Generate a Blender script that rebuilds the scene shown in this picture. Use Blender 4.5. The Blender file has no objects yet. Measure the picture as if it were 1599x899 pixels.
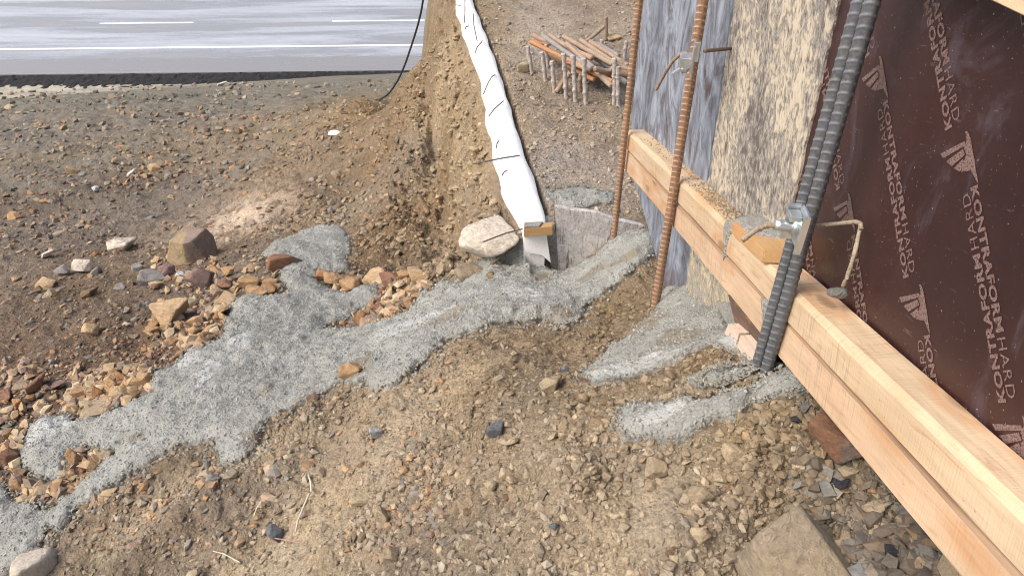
import bpy, bmesh, math, random
import numpy as np
from mathutils import Vector, Matrix
S = bpy.context.scene
COL = S.collection
random.seed(7); RNG = np.random.default_rng(11)

# ------------------------------------------------------------------ camera
F = 1155.0; PITCH = math.radians(39.5); CP, SP = math.cos(PITCH), math.sin(PITCH)
cd = bpy.data.cameras.new('camera'); cam = bpy.data.objects.new('camera', cd); COL.objects.link(cam)
cd.sensor_width = 36; cd.lens = 36 * F / 1599; cd.clip_start = 0.02; cd.clip_end = 2000
cam.location = (0, 0, 0); cam.rotation_euler = (math.radians(90) - PITCH, 0, 0)
S.camera = cam
# ------------------------------------------------------------------ light
SUN_EL, SUN_AZ = math.radians(50), math.radians(-112)      # azimuth from +Y towards +X
w = bpy.data.worlds.new('World'); S.world = w; w.use_nodes = True
nt = w.node_tree; bg = nt.nodes['Background']; bg.inputs[1].default_value = 0.15
sky = nt.nodes.new('ShaderNodeTexSky'); sky.sky_type = 'NISHITA'; sky.sun_disc = False
sky.sun_elevation = SUN_EL; sky.sun_rotation = SUN_AZ; sky.air_density = 1.0; sky.dust_density = 6.0; sky.ozone_density = .3
nt.links.new(sky.outputs[0], bg.inputs[0])
sd = bpy.data.lights.new('sun', 'SUN'); sd.energy = 1.15; sd.angle = math.radians(38); sd.color = (1, .97, .92)
sun = bpy.data.objects.new('sun', sd); COL.objects.link(sun)
sdir = Vector((math.sin(SUN_AZ) * math.cos(SUN_EL), math.cos(SUN_AZ) * math.cos(SUN_EL), math.sin(SUN_EL)))
sun.rotation_euler = sdir.to_track_quat('Z', 'Y').to_euler()
S.view_settings.view_transform = 'Standard'; S.view_settings.look = 'None'
S.view_settings.exposure = 0.60; S.cycles.pixel_filter_type = 'BLACKMAN_HARRIS'; S.cycles.filter_width = 1.05; S.view_settings.gamma = 1

# ------------------------------------------------------------------ small tools
def tag(o, label=None, cat=None, group=None, kind=None):
    if label: o['label'] = label
    if cat: o['category'] = cat
    if group: o['group'] = group
    if kind: o['kind'] = kind
    return o
def ray(px, py):
    u = (px - 799.5) / F; v = (py - 449.5) / F
    return np.array([u, CP - v * SP, -SP - v * CP])
WK = .07
def wall(px, py, c=.552):                     # where the sight line meets the vertical plane x + .07 y = c
    d = ray(px, py); return d * c / (d[0] + WK * d[1])
def atz(px, py, z):
    d = ray(px, py); return d * z / d[2]
E1 = np.array([-WK, 1, -.287]); E1 /= np.linalg.norm(E1)
EN = np.array([1, WK, 0]); KN = np.linalg.norm(EN); EN = EN / KN
E2 = np.cross(EN, E1); E2 *= np.sign(E2[2])
WM = Matrix(((E1[0], EN[0], E2[0], 0), (E1[1], EN[1], E2[1], 0), (E1[2], EN[2], E2[2], 0), (0, 0, 0, 1)))  # local x = along the timbers, y = into the wall, z = up the wall
def ab(px, py, c=.552):
    q = wall(px, py, c); return float(q @ E1), float(q @ E2)

def mesh_np(name, V, Fc, smooth=True):
    V = np.asarray(V, np.float32); Fc = np.asarray(Fc, np.int32)
    me = bpy.data.meshes.new(name); n, k = Fc.shape
    me.vertices.add(len(V)); me.vertices.foreach_set('co', V.ravel())
    me.loops.add(n * k); me.loops.foreach_set('vertex_index', Fc.ravel())
    me.polygons.add(n); me.polygons.foreach_set('loop_start', np.arange(0, n * k, k, dtype=np.int32))
    me.polygons.foreach_set('loop_total', np.full(n, k, np.int32))
    me.polygons.foreach_set('use_smooth', np.full(n, smooth, bool))
    me.update(calc_edges=True); me.validate()
    return me
def set_col(me, C, name='col'):
    at = me.color_attributes.new(name, 'FLOAT_COLOR', 'POINT')
    C4 = np.ones((len(C), 4), np.float32); C4[:, :3] = C
    at.data.foreach_set('color', C4.ravel())
def obj(name, me, mat=None, parent=None):
    o = bpy.data.objects.new(name, me); COL.objects.link(o)
    if mat is not None: me.materials.append(mat)
    if parent is not None: o.parent = parent
    return o
def empty(name, loc=(0, 0, 0), M=None):
    o = bpy.data.objects.new(name, None); COL.objects.link(o); o.empty_display_size = .05
    if M is not None: o.matrix_world = M
    else: o.location = loc
    return o

# value noise
def _h(ix, iy, seed):
    n = (ix.astype(np.int64) * 374761393 + iy.astype(np.int64) * 668265263 + seed * 974634777) & 0xffffffff
    n = ((n ^ (n >> 13)) * 1274126177) & 0xffffffff
    return ((n ^ (n >> 16)) & 0xffff) / 65535.0
def vn(x, y, seed=0):
    ix = np.floor(x); iy = np.floor(y); fx = x - ix; fy = y - iy
    fx = fx * fx * (3 - 2 * fx); fy = fy * fy * (3 - 2 * fy)
    a = _h(ix, iy, seed); b = _h(ix + 1, iy, seed); c = _h(ix, iy + 1, seed); d = _h(ix + 1, iy + 1, seed)
    return (a + (b - a) * fx) * (1 - fy) + (c + (d - c) * fx) * fy
def fbm(x, y, o=4, seed=0, g=.5):
    s = 0; a = 1; t = 0
    for i in range(o):
        s = s + a * (vn(x, y, seed + i * 17) - .5) * 2; t += a; a *= g; x = x * 2.03 + 5.1; y = y * 2.03 - 3.7
    return s / t
def sst(a, b, x):
    t = np.clip((x - a) / (b - a), 0, 1); return t * t * (3 - 2 * t)

# ------------------------------------------------------------------ terrain as a function of (x, y)
def pY(px, py, Y):
    d = ray(px, py); return d * Y / d[1]
PLAT = -1.42
ctl = [pY(*a) for a in [
    (1190, 600, .865), (1020, 485, 1.46), (1075, 455, 1.48), (1038, 450, 1.63), (1100, 540, 1.10), (960, 560, 1.22),
    (1010, 372, 1.90), (950, 400, 1.92), (880, 428, 2.03), (900, 470, 1.72), (820, 420, 2.05), (765, 415, 2.15), (700, 450, 2.05),
    (600, 470, 2.12), (600, 440, 2.40), (450, 480, 2.12), (400, 400, 2.85), (300, 400, 3.2), (480, 370, 3.0),
    (500, 560, 1.68), (300, 620, 1.50), (100, 700, 1.40), (0, 800, 1.17), (0, 899, 1.0), (150, 560, 1.80), (0, 600, 1.75), (-250, 750, 1.5),
    (400, 850, .90), (250, 780, 1.08), (500, 700, 1.13), (700, 899, .66), (700, 700, .99), (700, 560, 1.35), (900, 600, 1.08), (1000, 700, .80),
    (850, 520, 1.45), (1100, 650, .82), (1260, 625, .80), (1330, 740, .67), (1265, 850, .60), (1440, 890, .50), (1100, 850, .60), (900, 850, .64),
    (0, 450, 2.9), (150, 450, 2.7), (0, 300, 5.0), (300, 300, 5.0), (560, 330, 3.6), (560, 260, 4.3), (640, 330, 3.1), (690, 360, 2.7), (640, 240, 3.7),
    (600, 165, 5.2), (640, 125, 5.2), (668, 98, 5.2), (540, 168, 6.2), (450, 172, 8.0), (300, 190, 9.5), (0, 200, 9.5), (300, 160, 16), (0, 160, 16),
    (560, 150, 11), (600, 130, 18)]]
ZR = -12.0                                  # road level
for X, Y in [(-26, 26.3), (-19, 26.2), (-12, 26.9), (-7, 27.7), (-3, 28.2), (3, 28.4)]: ctl.append(np.array([X, Y, ZR - .05]))
for X, Y, Z in [(0, 0, -1.3), (.5, 0, -1.0), (.45, .3, -.95), (1.5, .3, -1.05), (.9, 1.2, -1.3), (-.8, 0, -1.75), (-2, 0, -2.2), (-5, 0, -3), (0, -1, -1.4), (2, -1, -1.2), (-3, -2, -2.4),
                (.6, 1.9, -1.4), (1.5, 2.5, -1.7), (0, 7, -3.9), (.5, 3.2, -2.0), (0, 4, -2.3), (2.5, 5, -2.6), (0, 12, -6), (6, 8, -4), (8, 2, -2), (6, 18, -9), (-9, 6, -4.2), (-14, 12, -6.6), (-.3, 2.9, -2.0),
                (-1.0, 10, -5.0), (-.8, 6.2, -3.3)]:
    ctl.append(np.array([X, Y, Z]))
ctl = np.array(ctl)
def _w(x, y): return np.arcsinh(x / .8), np.arcsinh(y / .8)
def _U(r2): return np.where(r2 > 1e-12, r2 * np.log(np.maximum(r2, 1e-12)), 0)
_s, _t = _w(ctl[:, 0], ctl[:, 1]); _q = ctl[:, 2] / (np.hypot(ctl[:, 0], ctl[:, 1]) + .8)
N = len(ctl); K = _U((_s[:, None] - _s) ** 2 + (_t[:, None] - _t) ** 2) + np.eye(N) * 4e-3
Pm = np.c_[np.ones(N), _s, _t]; A = np.zeros((N + 3, N + 3)); A[:N, :N] = K; A[:N, N:] = Pm; A[N:, :N] = Pm.T
_wt = np.linalg.solve(A, np.r_[_q, np.zeros(3)])
def base(x, y):
    s, t = _w(x, y); out = _wt[N] + _wt[N + 1] * s + _wt[N + 2] * t
    for i in range(N): out = out + _wt[i] * _U((s - _s[i]) ** 2 + (t - _t[i]) ** 2)
    return out * (np.hypot(x, y) + .8)
# left and right edge of the foam strip on top of the cut (read off the photograph at platform level)
EL = np.array([atz(a, b, PLAT)[:2] for a, b in [(818, 350), (803, 320), (782, 280), (770, 225), (760, 175), (749, 107), (725, 47), (711, 0)]])
ER = np.array([atz(a, b, PLAT)[:2] for a, b in [(850, 350), (845, 318), (832, 280), (812, 225), (797, 175), (777, 107), (754, 47), (736, 0)]])
def edge_x(y, E=EL):
    far = E[-1, 0] + (y - E[-1, 1]) * (-.055)
    return np.where(y > E[-1, 1], far, np.interp(y, E[:, 1], E[:, 0]))
PY0 = 2.085
def H(x, y):
    x = np.asarray(x, float); y = np.asarray(y, float)
    b = base(x, y)
    d = edge_x(y) - x
    d2 = d + .035 * fbm(x * 3 + 9, y * 7, 3, 31) + .03 * (vn(y * 9, x * 2, 8) - .5)
    cliff = PLAT - .02 - np.where(d2 < 0, 0, np.where(d2 < .13, 1.5 * d2, .195 + 5 * (d2 - .13)))
    cliff = np.where(d < 0, PLAT, cliff)
    foamy = (d < .015) & (d > -(edge_x(y, ER) - edge_x(y)) - .02) & (y > 2.04); cliff = np.where(foamy, PLAT - .06, cliff)
    cliff = np.where((d >= .015) & (d < .10), cliff - .03 * (1 - (d - .015) / .085), cliff)
    slopefar = np.maximum(0, y - 9.5) * 1.3
    front = np.where(y < PY0, (PY0 - y) * np.where(d > -.01, 3.0, 30), 0)
    right = np.maximum(0, x - 4) * .7
    ridge = np.maximum(0, x - edge_x(y) - 1.17 - .0 * y) * .5            # platform rolls off behind the panels
    plat = cliff - slopefar - front - right - np.minimum(ridge, .12)
    z = np.maximum(b, plat)
    k = .05; z = np.where(np.abs(b - plat) < k, z + (k - np.abs(b - plat)) ** 2 / (4 * k) * (d > 0), z)
    return np.maximum(z, ZR - .06)
def _rut(P):
    P = np.array(P)
    return P
RUTS = [np.array([pY(a, b, Y)[:2] for a, b, Y in L]) for L in [[(380, 935, .83), (470, 850, .90), (560, 750, 1.0), (650, 660, 1.12), (730, 600, 1.28)], [(180, 850, 1.0), (270, 780, 1.10), (350, 735, 1.18), (440, 700, 1.2)], [(930, 880, .60), (990, 790, .70), (1070, 750, .72)]]]
def rut_d(x, y):
    d = np.full(np.shape(x), 9.0)
    for L in RUTS:
        for i in range(len(L) - 1):
            (ax, ay), (bx, by) = L[i], L[i + 1]; ex, ey = bx - ax, by - ay; t = np.clip(((x - ax) * ex + (y - ay) * ey) / (ex * ex + ey * ey), 0, 1)
            d = np.minimum(d, np.hypot(x - ax - t * ex, y - ay - t * ey))
    return d
def HF(x, y):                                # with the fine relief
    x = np.asarray(x, float); y = np.asarray(y, float)
    z = H(x, y); r = np.hypot(x, y)
    d = edge_x(y) - x
    onp = (d < 0) & (y > PY0)
    cl = (d > -.02) & (d < .5) & (y > 1.9)
    amp = np.where(onp, .45, 1.0) * (1 - sst(18, 26, r))
    n = .035 * fbm(x * 2.2, y * 2.2, 3, 3) + .016 * fbm(x * 9, y * 9, 3, 5) + .010 * fbm(x * 30, y * 30, 3, 9, .6)
    n = n + .006 * np.abs(fbm(x * 75, y * 75, 2, 12)) + np.where(cl, .05 * fbm(x * 16, y * 5, 4, 21) + .07 * np.abs(fbm(x * 12 + y * 3, y * 15, 4, 23, .6)), 0)
    near = sst(3.0, 1.6, r); rr_ = rut_d(x, y); n = n + near * (-.020 * np.exp(-(rr_ / .045) ** 2) + .012 * np.exp(-((rr_ - .10) / .04) ** 2))
    n = n * (1 - .55 * near * np.exp(-(rr_ / .06) ** 2)) + near * (1 - np.exp(-(rr_ / .07) ** 2)) * .020 * np.abs(fbm(x * 17 + 4, y * 17, 3, 71, .6))
    ru = .012 * fbm((x * .9 + y * .45) * 14, (y * .9 - x * .45) * 3, 3, 41)     # run-off ruts
    n = n + ru
    far = np.clip((r - 4) / 8, 0, 1); n = n + far * (.10 * fbm(x * .9, y * .9, 4, 50) + .04 * fbm(x * 4, y * 4, 3, 55))
    fm = (d < .03) & (d > -(edge_x(y, ER) - edge_x(y)) - .03) & (y > 2.04); amp = np.where(fm, .12, amp); n = np.where(fm, np.minimum(n, .02), n)
    z = z + n * amp
    return np.maximum(z, ZR - .06) if True else z
def hitv(px, py):                            # sight line against the smooth terrain
    d = ray(px, py); ts = .35 * 1.012 ** np.arange(400)
    P = d[None] * ts[:, None]; dz = P[:, 2] - H(P[:, 0], P[:, 1])
    i = int(np.argmax(dz < 0))
    if dz[i] >= 0: i = len(ts) - 1
    a, b = ts[max(i - 1, 0)], ts[i]
    for _ in range(16):
        m = (a + b) / 2; q = d * m
        if q[2] < float(H(q[0], q[1])): b = m
        else: a = m
    return d * b
# vectorised for many pixels
def hits(pp):
    pp = np.asarray(pp, float); u = (pp[:, 0] - 799.5) / F; v = (pp[:, 1] - 449.5) / F
    D = np.c_[u, CP - v * SP, -SP - v * CP]
    lo = np.full(len(pp), .3); hi = np.full(len(pp), .3); done = np.zeros(len(pp), bool)
    t = .3
    for i in range(260):
        t2 = t * 1.02; P = D * t2; m = (~done)
        below = np.zeros(len(pp), bool); below[m] = P[m, 2] < H(P[m, 0], P[m, 1])
        lo[below] = t; hi[below] = t2; done |= below; t = t2
        if done.all() or t > 60: break
    hi[~done] = t; lo[~done] = t
    for _ in range(9):
        m = (lo + hi) / 2; P = D * m[:, None]; b = P[:, 2] < H(P[:, 0], P[:, 1]); hi = np.where(b, m, hi); lo = np.where(b, lo, m)
    return D * hi[:, None]

# ------------------------------------------------------------------ materials
def newmat(name):
    m = bpy.data.materials.new(name); m.use_nodes = True; n = m.node_tree
    return m, n, n.nodes['Principled BSDF']
class G:
    def __init__(s, nt): s.t = nt
    def node(s, ty, **kw):
        n = s.t.nodes.new(ty)
        for k, v in kw.items():
            if k.startswith('_'): setattr(n, k[1:], v)
        return n
    def link(s, a, b): s.t.links.new(a, b)
    def coord(s, out='Object', scale=(1, 1, 1), rot=(0, 0, 0)):
        c = s.t.nodes.new('ShaderNodeTexCoord'); m = s.t.nodes.new('ShaderNodeMapping')
        m.inputs['Scale'].default_value = scale; m.inputs['Rotation'].default_value = rot
        s.link(c.outputs[out], m.inputs[0]); return m.outputs[0]
    def noise(s, v, sc, det=6, ro=.6, dist=0):
        n = s.t.nodes.new('ShaderNodeTexNoise'); n.inputs['Scale'].default_value = sc; n.inputs['Detail'].default_value = det
        n.inputs['Roughness'].default_value = ro; n.inputs['Distortion'].default_value = dist; s.link(v, n.inputs['Vector']); return n.outputs[0]
    def vor(s, v, sc, feat='F1', out=0):
        n = s.t.nodes.new('ShaderNodeTexVoronoi'); n.feature = feat; n.inputs['Scale'].default_value = sc; s.link(v, n.inputs['Vector']); return n.outputs[out]
    def ramp(s, f, stops, interp='LINEAR'):
        n = s.t.nodes.new('ShaderNodeValToRGB'); cr = n.color_ramp; cr.interpolation = interp
        while len(cr.elements) < len(stops): cr.elements.new(.5)
        for e, (p, c) in zip(cr.elements, stops):
            e.position = p; e.color = (c, c, c, 1) if isinstance(c, (int, float)) else (*c, 1)
        s.link(f, n.inputs[0]); return n.outputs[0]
    def mix(s, f, a, b, mode='MIX'):
        n = s.t.nodes.new('ShaderNodeMix'); n.data_type = 'RGBA'; n.blend_type = mode
        for val, sock in ((f, n.inputs[0]), (a, n.inputs[6]), (b, n.inputs[7])):
            if isinstance(val, (int, float)): sock.default_value = val if sock == n.inputs[0] else (val, val, val, 1)
            elif isinstance(val, tuple): sock.default_value = (*val, 1)
            else: s.link(val, sock)
        return n.outputs[2]
    def math(s, op, a, b=0.0):
        n = s.t.nodes.new('ShaderNodeMath'); n.operation = op
        for i, val in enumerate((a, b)):
            if isinstance(val, (int, float)): n.inputs[i].default_value = val
            else: s.link(val, n.inputs[i])
        return n.outputs[0]
    def bump(s, h, strength, dist, prev=None):
        n = s.t.nodes.new('ShaderNodeBump'); n.inputs['Strength'].default_value = strength; n.inputs['Distance'].default_value = dist
        s.link(h, n.inputs['Height'])
        if prev is not None: s.link(prev, n.inputs['Normal'])
        return n.outputs[0]
    def attr(s, name):
        n = s.t.nodes.new('ShaderNodeAttribute'); n.attribute_name = name; return n

def soil_mat(name, rough=.95):
    m, n, b = newmat(name); g = G(n)
    c = g.coord('Object'); col = g.attr('col').outputs['Color']
    f1 = g.noise(c, 45, 8, .7); f2 = g.noise(c, 300, 5, .7); f3 = g.noise(c, 6, 5, .6)
    k = g.ramp(f1, [(.25, .62), (.5, 1.0), (.75, 1.32)]); k2 = g.ramp(f2, [(.3, .68), (.7, 1.3)])
    x = g.mix(1, col, k, 'MULTIPLY'); x = g.mix(1, x, k2, 'MULTIPLY')
    hue = g.mix(g.ramp(f3, [(.35, 0), (.65, 1)]), (1.0, 1.0, 1.0), (1.05, .98, .88)); x = g.mix(1, x, hue, 'MULTIPLY')
    vc = g.vor(c, 150, 'F1', 1); vk = g.ramp(g.math('MULTIPLY', vc, 1.0), [(0, .75), (1, 1.3)]); x = g.mix(.6, x, g.mix(1, x, vk, 'MULTIPLY'))
    g.link(x, b.inputs['Base Color']); b.inputs['Roughness'].default_value = rough; b.inputs['Specular IOR Level'].default_value = .2
    v = g.vor(c, 150); v2 = g.vor(c, 60)
    bp = g.bump(v2, .5, -.012); bp = g.bump(v, .6, -.006, bp); bp = g.bump(f1, .7, .012, bp); bp = g.bump(f2, .5, .003, bp)
    g.link(bp, b.inputs['Normal']); return m
M_SOIL = soil_mat('soil')
def stone_mat(name, vcol):
    m, n, b = newmat(name); g = G(n); c = g.coord('Object')
    if vcol: col = g.attr('col').outputs['Color']
    else:
        oi = n.nodes.new('ShaderNodeObjectInfo'); col = oi.outputs['Color']
        mm = n.nodes.new('ShaderNodeVectorMath'); mm.operation = 'SCALE'; co = n.nodes.new('ShaderNodeCombineXYZ')
        for i in range(3): g.link(oi.outputs['Random'], co.inputs[i])
        mm.inputs['Scale'].default_value = 9; g.link(co.outputs[0], mm.inputs[0])
        ad = n.nodes.new('ShaderNodeVectorMath'); ad.operation = 'ADD'; g.link(c, ad.inputs[0]); g.link(mm.outputs[0], ad.inputs[1]); c = ad.outputs[0]
    s0 = 1 if not vcol else 30
    f1 = g.noise(c, 1.6 * s0, 8, .65, .6); f2 = g.noise(c, 9 * s0, 6, .7)
    x = g.mix(1, col, g.ramp(f1, [(.25, .55), (.5, 1.0), (.75, 1.3)]), 'MULTIPLY'); x = g.mix(1, x, g.ramp(f2, [(.3, .78), (.7, 1.2)]), 'MULTIPLY')
    if not vcol:
        f3 = g.noise(c, 1.1, 4, .6); x = g.mix(g.ramp(f3, [(.52, 0), (.72, .5)]), x, g.mix(1, x, (.62, .60, .58), 'MULTIPLY'))
        cr = g.ramp(g.noise(c, 2.6, 9, .6, 1.5), [(.48, 1), (.5, .45), (.52, 1)]); x = g.mix(.3, x, g.mix(1, x, cr, 'MULTIPLY'))
    g.link(x, b.inputs['Base Color']); b.inputs['Roughness'].default_value = .85; b.inputs['Specular IOR Level'].default_value = .3
    d = 1 if not vcol else .02
    bp = g.bump(f1, .5, .12 * d); bp = g.bump(f2, .6, .05 * d, bp); g.link(bp, b.inputs['Normal']); return m
M_ROCK = stone_mat('rock', False); M_GRAVEL = stone_mat('gravel', True)

def concrete_mat(name, colr=(.305, .314, .293), wet=True):
    m, n, b = newmat(name); g = G(n); c = g.coord('Object')
    f1 = g.noise(c, 8, 6, .6); f2 = g.noise(c, 120, 6, .75); f3 = g.noise(c, 500, 3, .7)
    x = g.mix(g.ramp(f1, [(.3, 0), (.7, 1)]), tuple(k * .80 for k in colr), tuple(k * 1.22 for k in colr))
    x = g.mix(1, x, g.ramp(f2, [(.3, .7), (.5, 1), (.72, 1.22)]), 'MULTIPLY')
    at = g.attr('film'); x = g.mix(g.math('MULTIPLY', at.outputs['Fac'], .75), x, (.52, .54, .54))
    at2 = g.attr('dirt'); x = g.mix(at2.outputs['Fac'], x, (.19, .145, .085))
    g.link(x, b.inputs['Base Color']); g.link(g.ramp(f1, [(.3, .62), (.7, .42)]), b.inputs['Roughness']); b.inputs['Specular IOR Level'].default_value = .4
    v = g.vor(c, 190)
    bp = g.bump(v, .7, -.005); bp = g.bump(f2, .8, .006, bp); bp = g.bump(f3, .5, .0015, bp); g.link(bp, b.inputs['Normal']); return m
M_CONC = concrete_mat('wet_concrete'); M_MORTAR = concrete_mat('mortar', (.31, .31, .29))

def wood_mat(name, c0, c1, knots=True, saw=True, along='x', rough=.7):
    m, n, b = newmat(name); g = G(n)
    sc = (1.2, 14, 14) if along == 'x' else (14, 14, 1.2)
    c = g.coord('Object', sc); cr = g.coord('Object')
    big = g.noise(g.coord('Object', (1.5, 6, 6)), 2.2, 5, .6, .8); fine = g.noise(c, 9, 8, .7, .3)
    x = g.mix(g.ramp(big, [(.3, 0), (.7, 1)]), c0, c1)
    x = g.mix(1, x, g.ramp(fine, [(.3, .82), (.55, 1.0), (.75, 1.08)]), 'MULTIPLY')
    # irregular growth streaks and knots
    st = g.noise(g.coord('Object', (2.2, 22, 22)), 3.1, 6, .6, 1.6); x = g.mix(g.ramp(st, [(.57, 0), (.68, .6)]), x, (.40, .22, .11))
    if knots:
        kv = g.vor(g.coord('Object', (2.6, 7, 7), (.3, .1, .2)), 2.1); x = g.mix(g.ramp(kv, [(.0, .9), (.13, .6), (.20, 0)]), x, (.24, .12, .06))
        kr = g.ramp(kv, [(.14, 0), (.24, .6), (.45, 0)]); x = g.mix(kr, x, (.50, .26, .12))
    if saw:
        sw = g.noise(g.coord('Object', (75, 1.5, 4), (0, .25, .35)), 4.2, 3, .5); swm = g.ramp(g.noise(cr, 4.5, 3, .5), [(.50, 0), (.60, .8)]); x = g.mix(swm, x, g.mix(1, x, g.ramp(sw, [(.33, .70), (.46, 1.0)]), 'MULTIPLY'))
        x = g.mix(1, x, g.ramp(g.noise(cr, 3.3, 5, .6), [(.35, .86), (.6, 1.04)]), 'MULTIPLY')
    stn = g.noise(g.coord('Object', (3, 9, 9)), 4.1, 7, .72, .5); x = g.mix(g.ramp(stn, [(.63, 0), (.72, .45)]), x, (.30, .25, .19))
    sp = g.noise(cr, 150, 2, .5); x = g.mix(g.ramp(sp, [(.72, 0), (.76, .6)]), x, (.12, .08, .05))
    dt = g.attr('dirt'); x = g.mix(dt.outputs['Fac'], x, (.19, .13, .06))
    g.link(x, b.inputs['Base Color']); b.inputs['Roughness'].default_value = rough; b.inputs['Specular IOR Level'].default_value = .25
    bp = g.bump(fine, .35, .002)
    if saw: bp = g.bump(sw, .5, .0015, bp)
    g.link(bp, b.inputs['Normal']); return m
M_PINE = wood_mat('pine_top', (.55, .42, .28), (.62, .49, .345))
M_PINE2 = wood_mat('pine_orange', (.55, .395, .265), (.62, .465, .325), saw=True)
M_OLDWOOD = wood_mat('old_wood', (.42, .26, .12), (.52, .34, .17))
M_PINK = wood_mat('pinkish_wood', (.66, .52, .42), (.72, .58, .47), knots=False)
M_BARK = wood_mat('bark_edge', (.26, .17, .11), (.38, .27, .18), knots=False, saw=False)
M_DARKW = wood_mat('dark_wood', (.07, .045, .035), (.15, .10, .08), knots=False, saw=False)

def film_ply():
    m, n, b = newmat('maroon_film_plywood'); g = G(n); c = g.coord('Object')
    f = g.noise(c, 3.5, 5, .6); sm = g.noise(g.coord('Object', (1, 1, .7)), 9, 7, .7, .8); fi = g.noise(c, 260, 2, .5)
    x = g.mix(g.ramp(f, [(.35, 0), (.7, 1)]), (.026, .0115, .0125), (.045, .018, .017))
    x = g.mix(g.ramp(sm, [(.54, 0), (.74, .42)]), x, (.16, .15, .20)); sc_ = g.noise(g.coord('Object', (9, 9, 60), (0, .6, 0)), 2.2, 4, .5); x = g.mix(g.ramp(sc_, [(.68, 0), (.72, .35)]), x, (.16, .13, .14))
    x = g.mix(g.ramp(fi, [(.70, 0), (.75, .6)]), x, (.4, .36, .33))
    g.link(x, b.inputs['Base Color']); g.link(g.ramp(sm, [(.4, .30), (.75, .6)]), b.inputs['Roughness']); b.inputs['Specular IOR Level'].default_value = .45
    bp = g.bump(g.noise(c, 30, 4, .6), .15, .002); g.link(bp, b.inputs['Normal']); return m
M_FILM = film_ply()
def worn_blue():
    m, n, b = newmat('worn_blue_plywood'); g = G(n)
    c = g.coord('Object', (12, 12, 3.6), (0, .12, 0)); c2 = g.coord('Object', (6, 6, 3.0), (0, .2, 0)); c3 = g.coord('Object')
    f = g.noise(c2, 1.7, 8, .65, 2.6); st = g.noise(c, 2.6, 9, .68, 2.4)
    x = g.ramp(f, [(.32, (.07, .055, .06)), (.44, (.13, .14, .17)), (.53, (.20, .235, .30)), (.66, (.31, .355, .43))])
    x = g.mix(g.ramp(st, [(.54, 0), (.70, .6)]), x, (.46, .48, .55)); x = g.mix(g.ramp(st, [(.26, .8), (.36, 0)]), x, (.08, .07, .09))
    gr = n.nodes.new('ShaderNodeSeparateXYZ'); g.link(c3, gr.inputs[0])
    lo = g.math('ADD', g.math('MULTIPLY', gr.outputs[2], -3.0), g.math('MULTIPLY', g.noise(c3, 5, 5, .6), .8))   # dark purplish tone towards the foot of the sheet
    x = g.mix(g.ramp(g.math('ADD', lo, -2.15), [(.45, 0), (.75, .85)]), x, (.10, .07, .075))
    g.link(x, b.inputs['Base Color']); b.inputs['Roughness'].default_value = .55
    g.link(g.bump(st, .5, .004), b.inputs['Normal']); return m
M_BLUE = worn_blue()
def scabby(name, pal, off=0.0):
    m, n, b = newmat(name); g = G(n)
    c = g.coord('Object', (30, 30, 18), (0, .15, 0)); c1 = g.coord('Object', (4, 4, 2.6)); c4 = g.coord('Object', (130, 130, 60))
    i = g.noise(c, 2.2, 8, .62, .9); i2 = g.noise(c4, 1.3, 6, .65, .6); big = g.noise(c1, 1.6, 4, .6)
    s = g.math('ADD', g.math('MULTIPLY', i, .42), g.math('MULTIPLY', i2, .38)); s = g.math('ADD', s, g.math('MULTIPLY', big, .36 + off))
    x = g.ramp(s, [(.50, pal[0]), (.535, pal[1]), (.572, pal[2]), (.582, pal[3]), (.67, pal[4])])
    cr = g.noise(g.coord('Object', (34, 34, 2.2)), 2.0, 6, .6, 1.2); x = g.mix(g.ramp(cr, [(.60, 0), (.66, .75)]), x, (.09, .06, .045))
    x = g.mix(g.ramp(cr, [(.34, .8), (.40, 0)]), x, pal[3])
    g.link(x, b.inputs['Base Color']); b.inputs['Roughness'].default_value = .8
    bp = g.bump(g.ramp(s, [(.55, 0), (.6, 1)]), .6, .0025); bp = g.bump(i2, .4, .002, bp); g.link(bp, b.inputs['Normal']); return m
M_SCAB = scabby('peeling_plywood', [(.11, .095, .085), (.21, .20, .19), (.33, .32, .305), (.41, .36, .285), (.52, .465, .375)])
M_STREAK = scabby('paint_streaked_board', [(.16, .14, .10), (.26, .25, .22), (.42, .44, .50), (.36, .29, .16), (.52, .48, .38)])
M_PLYEND = scabby('grey_old_plywood', [(.36, .31, .29), (.50, .48, .47), (.56, .54, .53), (.62, .60, .59), (.70, .68, .66)])

def steel_mat(name, c0, c1, rust, rough=.55, metal=.5):
    m, n, b = newmat(name); g = G(n); c = g.coord('Object')
    f = g.noise(c, 25, 7, .7); f2 = g.noise(c, 200, 4, .7)
    x = g.mix(g.ramp(f, [(.35, 0), (.65, 1)]), c0, c1); x = g.mix(g.ramp(f2, [(.45, 0), (.62, 1)]), x, rust)
    rb = g.attr('rib'); x = g.mix(g.math('MULTIPLY', rb.outputs['Fac'], .55), x, tuple(min(1, k * 2.2 + .03) for k in c1))
    g.link(x, b.inputs['Base Color']); b.inputs['Roughness'].default_value = rough; b.inputs['Metallic'].default_value = metal
    g.link(g.bump(f2, .4, .0008), b.inputs['Normal']); return m
M_RUST = steel_mat('rusty_rebar', (.22, .13, .08), (.34, .205, .12), (.17, .115, .085), .8, .1)
M_GREY = steel_mat('grey_rebar', (.075, .085, .105), (.12, .135, .16), (.15, .145, .135), .5, .25)
M_ORANGE = steel_mat('bright_rust', (.40, .19, .085), (.46, .25, .12), (.28, .15, .09), .85, .05)
M_BROWNBAR = steel_mat('brown_rebar', (.21, .15, .115), (.33, .24, .175), (.42, .32, .23), .85, .05)
M_COATED = steel_mat('cement_coated_rebar', (.40, .385, .36), (.52, .50, .47), (.30, .22, .17), .9, 0)
M_GREYBAR = steel_mat('pale_grey_bar', (.22, .22, .23), (.31, .31, .32), (.22, .18, .15), .8, .1)
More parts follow.
